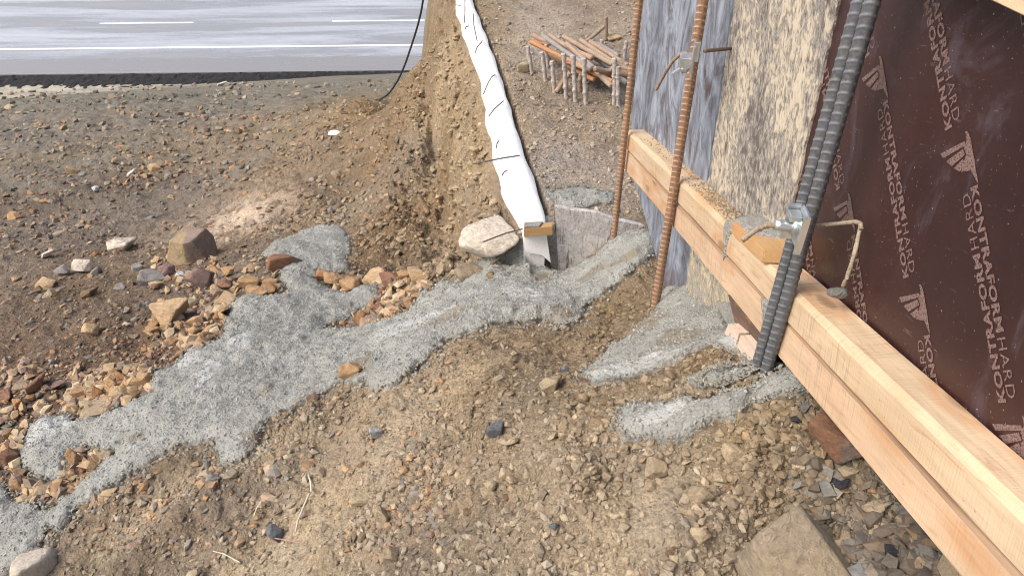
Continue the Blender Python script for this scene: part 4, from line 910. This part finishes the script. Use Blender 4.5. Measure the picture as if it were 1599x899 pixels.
def scatter(name, pos, size, cols, label, base_mesh, seed, parent=None, mat=None, sink=.25, tilt=.5):
    V0, F0 = base_mesh; var = variants(V0, F0, 12, seed, ang=(name == 'rubble' or seed in (2, 4, 7, 9))); r = np.random.default_rng(seed); n = len(pos); k = len(V0)
    vi = r.integers(0, 12, n); Vs = np.stack(var)[vi]                      # n,k,3
    yaw = r.uniform(0, 2 * np.pi, n); tx = r.normal(0, tilt, n)
    cy, sy = np.cos(yaw), np.sin(yaw); cx, sx = np.cos(tx), np.sin(tx)
    y2 = Vs[..., 1] * cx[:, None] - Vs[..., 2] * sx[:, None]; z2 = Vs[..., 1] * sx[:, None] + Vs[..., 2] * cx[:, None]
    x3 = Vs[..., 0] * cy[:, None] - y2 * sy[:, None]; y3 = Vs[..., 0] * sy[:, None] + y2 * cy[:, None]
    P = np.stack([x3, y3, z2], -1) * (size * .5)[:, None, None] + pos[:, None]; P[..., 2] += (size * .5 * (.62 - sink * 1.5))[:, None]
    Fc = (F0[None] + (np.arange(n) * k)[:, None, None]).reshape(-1, 3)
    me = mesh_np(name, P.reshape(-1, 3), Fc, False); C = np.repeat(cols, k, 0)
    at = me.color_attributes.new('col', 'FLOAT_COLOR', 'POINT'); C4 = np.ones((len(C), 4), np.float32); C4[:, :3] = C; at.data.foreach_set('color', C4.ravel())
    o = obj(name, me, mat or M_GRAVEL, parent)
    return tag(o, label if parent is None else None, None, None, 'stuff')
SPD = [s_[0] for s_ in SPILLS]
def on_spill(x, y):
    m = np.full(x.shape, -1e9)
    for P_ in SPD:
        bx0, by0 = P_.min(0) - .1; bx1, by1 = P_.max(0) + .1; k = (x > bx0) & (x < bx1) & (y > by0) & (y < by1)
        if k.any(): m[k] = np.maximum(m[k], sdist(P_, x[k], y[k]))
    return m
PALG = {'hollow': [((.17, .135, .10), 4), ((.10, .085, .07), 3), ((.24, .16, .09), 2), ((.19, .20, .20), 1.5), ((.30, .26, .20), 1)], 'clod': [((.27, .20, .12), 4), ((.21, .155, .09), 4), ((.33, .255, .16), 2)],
 'fore': [((.34, .29, .21), 4), ((.29, .24, .165), 5), ((.46, .41, .32), 1.6), ((.25, .205, .145), 4), ((.24, .225, .21), .35), ((.36, .25, .14), .5), ((.40, .325, .215), 5)],
        'left': [((.33, .28, .21), 4), ((.32, .21, .12), 4), ((.38, .22, .10), 2.2), ((.21, .20, .18), 3), ((.44, .34, .24), 1.4), ((.16, .12, .085), 3), ((.24, .15, .12), 1.6)],
        'plat': [((.36, .30, .22), 4), ((.46, .40, .31), 2), ((.27, .21, .15), 3), ((.25, .24, .22), 1)],
        'ochre': [((.40, .29, .175), 4), ((.35, .225, .13), 2), ((.44, .35, .235), 3), ((.29, .21, .145), 3.5), ((.24, .18, .14), 2.5)],
        'cliff': [((.34, .26, .16), 4), ((.42, .34, .23), 3), ((.24, .17, .10), 2)]}
def pick(pal, n, r):
    c = np.array([k for k, _ in PALG[pal]]); w_ = np.array([k for _, k in PALG[pal]]); i = r.choice(len(c), n, p=w_ / w_.sum()); return c[i] * r.uniform(.78, 1.18, (n, 1))
def ground_pos(x, y): return np.c_[x, y, HF(x, y)]
def scat_px(n, x0, x1, y0, y1, r):                # ground points seen inside a window of the photograph, found on the ground itself
    px = r.uniform(x0, x1, n); py = r.uniform(y0, y1, n); return hits(np.c_[px, py])
def grav(name, n, win, smin, smax, pal, label, seed, bm_, pw=2.2, clear=True, cond=None, sink=.25, rel=False):
    r = np.random.default_rng(seed); P = scat_px(n, *win, r)
    P[:, :2] += r.normal(0, .01, (n, 2)); k = (P[:, 1] > .2) & (P[:, 1] < 26)
    if clear: k &= on_spill(P[:, 0], P[:, 1]) < -.004
    if cond is not None: k &= cond(P)
    # clustering so that bare fines stay between stony patches
    cl = fbm(P[:, 0] * 3.2 + seed, P[:, 1] * 3.2, 3, seed) * .5 + .55 + .0; k &= r.uniform(0, 1, n) < np.clip(cl * 1.2, .12, 1)
    P = P[k]; u = r.uniform(0, 1, len(P)); size = smin + (smax - smin) * u ** (pw * 2.2)
    if name == 'gravel':
        fine = np.zeros(len(P))
        for q_, s_ in FINE: fine = np.maximum(fine, np.exp(-((P[:, 0] - q_[0]) ** 2 + (P[:, 1] - q_[1]) ** 2) / (s_ * s_)))
        kk = r.uniform(0, 1, len(P)) > fine * .96; P = P[kk]; size = size[kk]
    depth = P[:, 1] * CP - P[:, 2] * SP; size = size * depth if rel else np.maximum(size, .0016 * depth)
    P[:, 2] = HF(P[:, 0], P[:, 1])
    cc = pick(pal, len(P), r)
    if name == 'gravel': kb = r.uniform(*((.15, .6) if pal in ('left', 'plat') else (.3, .85)), (len(P), 1)); cc = cc * (1 - kb) + ground_colour(P[:, 0], P[:, 1], H(P[:, 0], P[:, 1])) * kb * r.uniform(.85, 1.25, (len(P), 1))
    return scatter(name, P, size, cc, label, bm_, seed, sink=sink)
FINE = [(hitv(a, b), c) for a, b, c in [(500, 745, .13), (470, 840, .11), (560, 665, .11), (630, 640, .10), (540, 700, .12), (520, 800, .08), (330, 690, .10), (1000, 790, .09), (1060, 760, .06), (290, 720, .10), (350, 800, .10), (440, 880, .08), (600, 700, .06), (230, 330, .4), (430, 300, .5), (480, 270, .4)]]
onplat = lambda P: (edge_x(P[:, 1]) - P[:, 0] < -.06) & (P[:, 1] > 2.07)
offplat = lambda P: ~((edge_x(P[:, 1]) - P[:, 0] < .02) & (P[:, 1] > 2.07))
grav('gravel', 26000, (60, 1500, 520, 960), .0035, .024, 'fore', 'loose tan gravel and crumbs of the foreground slope', 1, ICO20, cond=lambda P: P[:, 0] > -1.3, sink=.36)
grav('gravel', 1900, (200, 1480, 540, 960), .012, .034, 'fore', 'coarser pale stones too many to count on the foreground slope', 2, IC1, cond=offplat)
grav('gravel', 18500, (-220, 700, 330, 860), .007, .032, 'left', 'loose brown and grey gravel of the slope left of the concrete', 3, ICO20, cond=offplat)
grav('gravel', 16500, (-220, 660, 128, 400), .0026, .013, 'left', 'stony dirt between the road and the rubble', 9, ICO20, cond=offplat, pw=2.2, rel=True)
grav('gravel', 3500, (-180, 500, 380, 790), .015, .045, 'left', 'coarser broken stones on the slope left of the concrete', 4, IC1, cond=offplat)
grav('gravel', 5500, (740, 1000, 0, 340), .006, .030, 'plat', 'grit and small stones on the platform around the bar stubs', 5, ICO20, cond=onplat, clear=False)
grav('gravel', 11000, (420, 800, 60, 460), .008, .055, 'cliff', 'crumbled stones sticking in the earth cliff and its foot', 6, ICO20, cond=offplat)
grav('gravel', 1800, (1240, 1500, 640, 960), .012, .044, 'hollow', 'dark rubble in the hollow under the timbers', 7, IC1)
grav('gravel', 5200, (860, 1290, 440, 800), .005, .026, 'clod', 'brown clods round the concrete tongues', 8, IC1, pw=1.5)
grav('gravel', 2600, (420, 780, 560, 700), .005, .022, 'clod', 'brown clods below the large spill', 12, IC1, pw=1.5)
# ochre rubble heaps beside the concrete
for k_, (win, n, lab) in enumerate([((235, 450, 405, 545), 420, 'ochre rubble along the upper edge of the concrete'), ((110, 245, 580, 648), 260, 'ochre rubble heap in the bend of the concrete at the left'), ((515, 675, 448, 505), 330, 'ochre rubble in the bay between the two concrete arms'), ((20, 170, 700, 795), 240, 'brown rubble enclosed by the concrete at the lower left'), ((0, 120, 560, 720), 200, 'reddish rubble at the left edge beside the concrete')]):
    grav('rubble', n * 3, win, .014, .062, 'ochre', lab, 20 + k_, IC1, pw=1.1, sink=.22)
# pebbles embedded in the wet concrete
for q_, (Pw, so, (x, y, z, sdv)) in enumerate(SPILLS):
    r = np.random.default_rng(50 + q_); ok = np.nonzero(sdv > .008)[0]; n = min(int(len(ok) * .34), 24000); ii = r.choice(ok, n, replace=False)
    pos = np.c_[x[ii] + r.uniform(-.003, .003, n), y[ii] + r.uniform(-.003, .003, n), z[ii]]; g_ = r.uniform(.75, 1.1, (n, 1)); cc = np.tile([.325, .333, .312], (n, 1)) * g_
    brown = r.uniform(0, 1, n) < .035; cc[brown] = (.27, .20, .12)
    scatter('aggregate', pos, .0035 + .0085 * r.uniform(0, 1, n) ** 2.2, cc, None, ICO20, 60 + q_, parent=so, sink=.30)
    # crumbs thrown past the rim
    m_ = 9000 if q_ == 0 else 1500; t_ = r.integers(0, len(Pw), m_); u_ = r.uniform(0, 1, m_); e0 = Pw[t_]; e1 = Pw[(t_ + 1) % len(Pw)]; pt = e0 + (e1 - e0) * u_[:, None] + r.normal(0, .022 if q_ == 0 else .014, (m_, 2))
    sd2 = sdist(Pw, pt[:, 0], pt[:, 1]); kk = (sd2 < .012) & (sd2 > -.09); pt = pt[kk]; zz_ = HF(pt[:, 0], pt[:, 1]); g_ = r.uniform(.55, 1.05, (len(pt), 1)); mixb = r.uniform(0, .6, (len(pt), 1))
    scatter('rim_crumbs', np.c_[pt, zz_ + .012 * (sd2[kk] > -.004)], .0035 + (.013 if q_ == 0 else .0055) * r.uniform(0, 1, len(pt)) ** 2.4, np.array([.32, .328, .305]) * g_ * (1 - mixb) + np.array([.26, .215, .15]) * mixb, None, ICO20, 160 + q_, parent=so, sink=.22)

# ------------------------------------------------------------------ stones and rocks that can be singled out
def big(seed, sub=5, **k): m_ = rock_mesh(sub, seed, **k); m_.materials.append(M_ROCK); return m_
def multi(seed, stops, sub=5, split=None, **k):
    """one-off rock whose faces differ in colour"""
    P, Fc = rock_shape(sub, seed, **k); me = mesh_np('rock', P, Fc); return me
def rock_mat2(name, ca, cb, cc, axis=0, th=0.0):
    m, n, b = newmat(name); g = G(n); c = g.coord('Object'); f1 = g.noise(c, 3, 8, .65, .5); f2 = g.noise(c, 14, 6, .7)
    sx = n.nodes.new('ShaderNodeSeparateXYZ'); g.link(c, sx.inputs[0])
    v = g.math('ADD', sx.outputs[axis], g.math('MULTIPLY', g.math('SUBTRACT', f1, .5), .5)); x = g.mix(g.ramp(g.math('ADD', v, .5 - th), [(.44, 0), (.54, 1)]), ca, cb)
    x = g.mix(g.ramp(f1, [(.52, 0), (.66, .8)]), x, cc); x = g.mix(1, x, g.ramp(f2, [(.3, .7), (.7, 1.25)]), 'MULTIPLY')
    g.link(x, b.inputs['Base Color']); b.inputs['Roughness'].default_value = .85
    bp = g.bump(f1, .6, .12); bp = g.bump(f2, .6, .04, bp); g.link(bp, b.inputs['Normal']); return m
M_R1 = rock_mat2('split_rock', (.44, .34, .20), (.34, .25, .20), (.22, .215, .20), 0, -.05)  # right side is reddish rock, with its shade painted into the colour
M_R2 = rock_mat2('tan_boulder', (.42, .34, .23), (.40, .33, .24), (.25, .20, .14), 1, .1)
M_R3 = rock_mat2('red_rock', (.33, .17, .10), (.22, .17, .14), (.42, .24, .15), 0, .1)
M_R4 = rock_mat2('chalk_rock', (.80, .73, .62), (.78, .70, .59), (.68, .59, .47), 2, -.3)
def one(seed, mat, **k):
    P, Fc = rock_shape(5, seed, **k); me = mesh_np('rock', P, Fc); me.materials.append(mat); return me
R = put_rock
R(302, 384, 78, 76, 'tn', 'large angular boulder with ochre left side and reddish shade-painted right side on the dirt', one(3, M_R1, sharp=70, rough=.012, custom=[(-.7, -.65, .15, .72), (.12, -.98, .12, .72), (.75, -.5, .35, .74), (-.15, .1, 1, .72), (-.8, .5, .4, .8), (.5, .8, .4, .8), (.2, -.5, -.85, .8), (0, .3, -1, .8), (-.6, -.2, -.8, .95), (.95, .3, -.1, .9)]), name='rock', cat='rock', tilt=.1, dep=1.0)
R(765, 396, 94, 62, 'wh', 'big whitish limestone rock at the foot of the cliff, touched by the concrete', one(8, M_R4, sharp=9, planes=10, rough=.05), name='rock', cat='rock', tilt=.05, dep=.9, lift=.2)
R(735, 432, 46, 40, 'tn', 'brown clayey rock below the big whitish rock at the edge of the concrete', one(81, M_R2, sharp=8, rough=.08), name='rock', cat='rock')
R(62, 872, 66, 84, 'wh', 'tall whitish rock in the lower left corner beside the concrete', one(12, M_R4, sharp=9, planes=9, rough=.05), name='rock', cat='rock', rz=.5, dep=1.0)
R(1268, 885, 205, 190, 'tn', 'large flat tan boulder half buried at the bottom, left of the timbers', one(15, M_R2, sharp=80, rough=.010, custom=[(-.08, -.30, .95, .52), (.92, .10, .35, .86), (-.96, -.20, .20, .86), (-.35, .92, .2, .92), (.5, .85, .15, .86), (0, -.99, .15, .98), (.6, -.8, .1, 1.1), (-.6, -.8, .1, 1.05), (0, 0, -1, .6), (.55, .1, .83, .72)]), name='rock', cat='rock', tilt=.03, rz=.1, dep=1.2, lift=-.02)
R(1302, 688, 96, 72, 'rd', 'rusty red rock wedged against the lower timber', one(21, M_R3, sharp=70, planes=3, rough=.02), name='rock', cat='rock', rz=-.5, dep=.8, lift=.15)
R(1478, 880, 64, 86, 'pl', 'pale rock partly hidden under the lower timber at the bottom', one(24, M_R2, sharp=26, planes=7, rough=.015), name='rock', cat='rock', rz=.3)
R(448, 411, 60, 30, 'rp', 'long purplish brown rock lying across the edge of the upper concrete lobe', one(27, M_R3, sharp=24, planes=7, rough=.02), name='rock', cat='rock', rz=.35, dep=.5)
LIST = [(191, 379, 42, 24, 'wh', 'chalky white stone half sunk in the dirt left of the large boulder'), (286, 429, 22, 19, 'bw', 'small smooth bluish white pebble among purplish stones'), (241, 434, 42, 24, 'gr', 'grey slab left of the bluish white pebble'),
    (264, 426, 26, 30, 'rp', 'purplish stone standing directly left of the bluish white pebble'), (312, 434, 44, 30, 'rp', 'purplish angular stone directly right of the bluish white pebble'), (595, 436, 58, 17, 'ok2', 'long flat ochre slab on the rubble right of the concrete arm'),
    (549, 447, 34, 26, 'ok', 'pyramid shaped ochre stone at the tip of the concrete arm'), (655, 443, 32, 24, 'ok2', 'pointed ochre stone at the right end of the row of slabs'), (614, 450, 36, 17, 'rd', 'flat reddish stone just below the long ochre slab'), (634, 441, 24, 14, 'ok', 'small ochre stone between the long slab and the pointed stone'),
    (518, 440, 36, 18, 'ok', 'ochre stone lying on the concrete arm, left of the pyramid shaped one'), (501, 428, 20, 15, 'or', 'small orange stone topmost on the concrete arm'), (268, 487, 62, 32, 'ok2', 'large flat ochre rock above the concrete, the widest of the rubble'),
    (392, 441, 30, 22, 'ok', 'rounded ochre stone above the notch in the concrete'), (352, 443, 28, 13, 'rd', 'flat reddish stone left of the rounded ochre stone'), (356, 426, 22, 14, 'ok', 'ochre stone right of the purplish stones'), (332, 424, 22, 16, 'ok', 'ochre stone behind the purplish angular stone'),
    (424, 441, 22, 14, 'ok', 'ochre stone right of the rounded one, near the concrete'), (400, 459, 38, 14, 'ok', 'flat ochre stone resting at the concrete notch'), (420, 452, 26, 14, 'or', 'orange stone at the tip of the concrete notch'), (355, 470, 36, 18, 'ok2', 'flat ochre stone at the concrete edge below the notch row'),
    (348, 488, 24, 16, 'ok', 'ochre stone touching the concrete left edge'), (318, 484, 18, 16, 'rp', 'small purplish stone between ochre stones above the concrete'), (305, 516, 20, 16, 'ok', 'small ochre stone above the bend of the spill'), (330, 516, 32, 12, 'ok2', 'thin flat ochre stone touching the bend of the spill'),
    (140, 514, 26, 16, 'ok2', 'pinkish flat stone alone in the brown gravel'), (238, 513, 26, 10, 'ok', 'thin ochre flake in the gravel above the rubble heap'), (68, 444, 36, 14, 'ok2', 'flat pale orange stone in the gravel near the left edge'), (126, 416, 32, 18, 'wh', 'pale stone on the dirt above the gravel band'),
    (77, 398, 20, 14, 'wh', 'small pale stone left of the chalky white stone'), (99, 422, 28, 16, 'gr', 'greyish stone beside the pale stone at the gravel band'), (140, 456, 26, 16, 'br', 'brown block in the middle of the brown gravel'), (62, 601, 38, 38, 'rd', 'big reddish stone near the left edge above the concrete'),
    (38, 606, 24, 18, 'tn', 'tan stone left of the big reddish stone'), (10, 620, 28, 16, 'rd', 'reddish flat stone cut by the left edge'), (92, 601, 24, 12, 'rp', 'purplish flake right of the big reddish stone'), (33, 634, 20, 22, 'or', 'leaning orange stone below the big reddish stone'),
    (176, 602, 26, 42, 'ok', 'tall ochre stone standing in the left rubble heap'), (229, 598, 28, 24, 'ok', 'block shaped ochre stone at the right end of the left heap'), (192, 618, 36, 24, 'ok2', 'yellowish stone in the middle of the left heap'), (158, 637, 56, 14, 'tn', 'flat tan slab at the foot of the left heap on the concrete'),
    (128, 609, 24, 24, 'ok', 'ochre stone at the left end of the left heap'), (152, 612, 20, 26, 'or', 'orange stone leaning in the left heap'), (214, 622, 20, 16, 'br', 'brown stone low in the left heap'), (188, 582, 20, 18, 'br', 'brown stone topmost in the left heap'), (246, 618, 16, 14, 'or', 'small orange stone at the concrete edge of the left heap'),
    (20, 709, 34, 32, 'rd', 'reddish block at the left edge beside the concrete lobe'), (118, 714, 22, 42, 'ok', 'upright ochre stone in the pocket of the lower concrete'), (168, 714, 24, 22, 'pl', 'pale stone on the lower right rim of the concrete pocket'), (66, 771, 22, 20, 'pl', 'pale stone at the bottom of the concrete pocket'),
    (32, 758, 20, 24, 'ok', 'ochre stone at the left of the concrete pocket'), (36, 739, 22, 18, 'br', 'brown stone at the edge of the concrete lobe'), (52, 756, 20, 16, 'tn', 'tan stone in the concrete pocket'), (90, 755, 24, 16, 'tn', 'tan stone below the upright ochre stone'), (148, 724, 30, 18, 'br', 'dirty brown stone beside the pale rim stone'),
    (80, 698, 24, 12, 'rd', 'dark red stone lying in the lower concrete lobe'), (87, 676, 12, 9, 'rp', 'small dark stone in the white film of the concrete lobe'), (49, 809, 14, 8, 'ok', 'small orange stone on the concrete at the lower left'), (14, 168, 16, 8, 'pl', 'pale stone near the road at the left edge'),
    (347, 132, 16, 8, 'wh', 'white stone lying at the black road edge'), (240, 139, 12, 6, 'pl', 'small pale stone at the black road edge, left of the white one'), (200, 231, 12, 14, 'pl', 'pale stone standing on the far dirt'), (244, 261, 24, 18, 'ok2', 'ochre stone in the small group on the far dirt'), (228, 274, 14, 10, 'ok', 'ochre stone low in the far group'),
    (115, 266, 18, 16, 'ok2', 'rounded ochre stone on the far dirt at the left'), (152, 300, 12, 13, 'bw', 'bluish white flake on the far dirt'), (207, 272, 16, 16, 'wh', 'whitish stone left of the far group'), (198, 289, 10, 8, 'ok', 'small ochre stone below the far group'), (70, 315, 12, 8, 'ok', 'tiny ochre stone left of the bluish flake'), (212, 205, 14, 10, 'gr', 'greyish stone in the far gravel'), (22, 338, 22, 10, 'ok', 'flat ochre stone at the left edge of the dirt'),
    (268, 189, 14, 9, 'gr', 'grey round stone among the far stones'), (286, 195, 16, 10, 'gr', 'second grey stone among the far stones'),
    (556, 582, 48, 34, 'ok', 'ochre clay lump half sunk at the lower edge of the large spill'), (860, 610, 40, 24, 'pl', 'cream coloured wedge shaped stone in the middle of the slope'), (774, 675, 34, 30, 'sl', 'dark grey split stone in the middle foreground'), (799, 691, 22, 22, 'pl', 'round cream stone directly below the dark split stone'),
    (587, 672, 20, 26, 'bw', 'whitish flat chip lying alone on fine tan dirt'), (427, 829, 28, 26, 'sl', 'rounded slate blue stone in the lower left foreground'), (865, 838, 18, 14, 'sl', 'small dark grey pebble in the lower foreground'), (1022, 729, 36, 26, 'pl', 'flat cream stone below the lowest concrete tongue'), (1091, 772, 40, 42, 'pl', 'cream block with cracks in the right foreground'),
    (1148, 716, 40, 26, 'pl', 'cream stone beneath the lowest concrete tongue, right side'), (1092, 845, 40, 26, 'pl', 'pale stone low in the right foreground'), (566, 777, 38, 13, 'pl', 'flat long cream stone left of centre'), (596, 800, 24, 32, 'pl', 'upright cream stone left of the coarse gravel'), (612, 864, 30, 28, 'tn', 'tan pyramid stone near the bottom edge'),
    (336, 751, 24, 17, 'gr', 'greenish grey stone in the slope below the spill'), (185, 811, 12, 12, 'wh', 'small white stone below the spill at the lower left'), (388, 677, 20, 12, 'ok2', 'small ochre stone on the lower edge of the spill'), (766, 762, 22, 18, 'pl', 'round cream stone with a flat face near centre bottom'), (788, 743, 20, 18, 'pl', 'pale round stone just above right of the flat faced one'),
    (764, 772, 26, 14, 'pl', 'cream stone right below the centre group'), (730, 802, 14, 10, 'br', 'small brown stone below the centre group'), (662, 802, 14, 12, 'tn', 'small tan block in the coarse gravel'), (1052, 855, 16, 14, 'pl', 'small cream stone in the right foreground'), (767, 868, 9, 9, 'wh', 'tiny white cube stone near the bottom'), (882, 588, 14, 12, 'sl', 'tiny dark stone left above the cream wedge'),
    (1320, 736, 38, 16, 'pl', 'slim pale stone below the rusty red rock'), (1316, 755, 40, 13, 'dk', 'flat black slate piece below the slim pale stone'), (1316, 768, 22, 12, 'ok', 'small ochre pebble below the black slate'), (1228, 754, 14, 14, 'sl', 'dark bluish stone above the large tan boulder'), (1240, 672, 26, 12, 'dk', 'dark stone left of the rusty red rock'), (1364, 770, 24, 18, 'ok', 'orange brown stone near the lower timber'),
    (1366, 797, 44, 34, 'pl', 'cracked pale stone in the dark hollow beside the timber'), (1411, 797, 26, 30, 'gr', 'greenish grey stone touching the lower timber'), (1392, 870, 30, 14, 'dk', 'black wet stone low in the hollow'), (1432, 886, 22, 18, 'tn', 'tan stone at the bottom of the hollow'), (1125, 745, 26, 26, 'pl', 'cream stone left of the large boulder group'), (1205, 735, 24, 24, 'tn', 'tan clod above the large boulder'),
    (817, 108, 24, 16, 'pl', 'pale stone at the left end of the bar pile'), (958, 60, 22, 9, 'ok2', 'flat ochre stone behind the upright brown bar'), (893, 212, 9, 8, 'pl', 'tiny pale stone alone on the platform'), (852, 580, 1, 1, 'gr', '')]
for px, py, w_, h_, c_, lab in LIST:
    if lab: R(px, py, w_, h_, c_, lab)
# repeats strewn about: alike stones share a label and a group
def strew(n, win, smin, smax, cols, label, group, seed, poly=None):
    r = np.random.default_rng(seed); k = 0; pts = scat_px(n * 3, *win, r); sdv = on_spill(pts[:, 0], pts[:, 1])
    for P0, s_ in zip(pts, sdv):
        if s_ > -.01 or k >= n or not offplat(P0[None])[0]: continue
        w_ = smin + (smax - smin) * r.uniform() ** 2; P0[2] = float(HF(P0[0], P0[1]))
        ck = cols[r.integers(len(cols))]; put_rock(0, 0, w_, w_ * r.uniform(.5, .85), ck, near_label(*P0, w_, ck) or label, MED[r.integers(len(MED))], group, rz=r.uniform(0, 6.28), tilt=.35, lift=.15, P0=P0, dep=r.uniform(.6, 1)); k += 1
CW = {'ok': 'ochre', 'ok2': 'pale ochre', 'or': 'orange', 'br': 'brown', 'rd': 'reddish', 'pl': 'cream', 'tn': 'tan', 'gr': 'grey'}
USED = set(); REFS = []
for px, py, w_, h_, c_, lab in LIST:
    if not lab: continue
    short = lab
    for cut in (' in ', ' on ', ' at ', ' of ', ' above', ' below', ' near', ' beside', ' between', ' lying', ' standing', ' half', ' resting', ' directly', ' left', ' right', ' touching', ' with', ' under', ' behind', ' among', ' alone', ' leaning', ' just', ' cut', ' low ', ' beneath', ' topmost'): 
        k_ = short.find(cut)
        if k_ > 8: short = short[:k_]
    REFS.append((px, py, short))
def near_label(x, y, z, w_, col):
    dd = y * CP - z * SP; px = 799.5 + F * x / dd; py = 449.5 - F * (y * SP + z * CP) / dd
    size = 'tiny' if w_ < 13 else 'small' if w_ < 19 else 'medium'
    for a, b, short in sorted(REFS, key=lambda q: (q[0] - px) ** 2 + (q[1] - py) ** 2):
        dx, dy = px - a, py - b
        where = ('right of' if dx > 0 else 'left of') if abs(dx) > 1.6 * abs(dy) else ('below' if dy > 0 else 'above') if abs(dy) > 1.6 * abs(dx) else ('below and ' if dy > 0 else 'above and ') + ('right of' if dx > 0 else 'left of')
        t_ = f'{size} {CW[col]} stone {where} the {short}'
        if t_ not in USED and len(t_.split()) <= 16: USED.add(t_); return t_
strew(42, (235, 440, 430, 545), 12, 26, ['ok', 'ok2', 'or', 'br'], 'loose ochre stone in the rubble along the upper edge of the concrete', 'ochre stones above the concrete', 201)
strew(26, (120, 245, 585, 645), 13, 26, ['ok', 'or', 'ok2'], 'loose ochre stone in the heap at the bend of the concrete', 'ochre stones in the left heap', 202)
strew(34, (515, 670, 455, 505), 11, 24, ['ok', 'or', 'rd', 'ok2'], 'loose ochre stone in the bay between the concrete arms', 'ochre stones between the concrete arms', 203)
strew(34, (700, 1150, 640, 890), 10, 22, ['pl', 'tn', 'pl', 'br'], 'small cream stone on the tan foreground slope', 'cream stones on the foreground slope', 204)
strew(24, (420, 700, 600, 890), 9, 18, ['pl', 'tn', 'tn'], 'small tan stone on the fine dirt below the large spill', 'tan stones on the fine dirt', 205)
strew(40, (0, 240, 420, 580), 9, 22, ['br', 'gr', 'ok2', 'tn'], 'small brown stone in the gravel left of the concrete', 'brown stones in the left gravel', 206)
strew(30, (0, 480, 170, 330), 6, 13, ['pl', 'ok2', 'gr', 'br'], 'small stone scattered over the far dirt before the road', 'stones on the far dirt', 207)
strew(26, (20, 165, 705, 790), 11, 22, ['ok', 'rd', 'tn', 'br'], 'small brownish stone in the pocket of the lower concrete', 'stones in the concrete pocket', 208)
strew(22, (1200, 1470, 690, 895), 12, 28, ['tn', 'br', 'gr', 'pl'], 'wet looking stone in the hollow left of the lower timber', 'stones in the hollow by the timbers', 209)
# roots and litter
for px, lab in [([(482, 742), (486, 755), (487, 770)], 'short white root, upper of the white roots left of centre'), ([(484, 772), (476, 790), (466, 815), (462, 832)], 'long whitish root hanging down left of centre'), ([(398, 808), (402, 795), (410, 784)], 'short white root above the slate blue stone'),
                ([(334, 862), (350, 866), (362, 872), (376, 880)], 'thin white root in the lower left foreground'), ([(430, 842), (455, 846), (480, 852)], 'thin reddish root right of the slate blue stone'), ([(1145, 700), (1160, 706), (1178, 712)], 'pale root in the clods under the lowest concrete tongue')]:
    pts = hits(px) + [0, 0, .006]; centred('root', curve_tube(pts, .0014 if 'thin' in lab else .0024, 6, step=.006, name='root', jitter=.5), plain('root_white', (.50, .45, .36)) if 'red' not in lab else plain('root_red', (.34, .20, .15)), lab, 'root')
q = hitv(524, 213); P, Fc = rock_shape(3, 44, sharp=6, rough=.1); me = mesh_np('litter', P, Fc); o = obj('litter', me, plain('white_litter', (.8, .82, .84))); o.matrix_world = Matrix.Translation(q + [0, 0, .03]) @ Matrix.Diagonal((.10, .07, .03, 1)); tag(o, 'scrap of white litter on the dirt right of the middle distance', 'litter')
# dirt crumbs on the timbers and mortar crumbs
r = np.random.default_rng(5); n = 900; a_ = r.uniform(1.28, 2.1, n); a_ = np.where(r.uniform(0, 1, n) < .6, r.uniform(1.3, 1.62, n), a_); c_ = (.499 + .047 * r.uniform(0, 1, n) ** .5) / KN
Pq = np.outer(a_, E1) + np.outer(c_, EN) + np.outer(np.full(n, -.4660), E2)
crumbs = scatter('sawdust_crumbs', Pq, r.uniform(.002, .006, n), pick('fore', n, r) * .8, None, ICO20, 99, sink=.1)
crumbs['label'] = 'dirt crumbs on top of the upper timber beside the blue sheet'
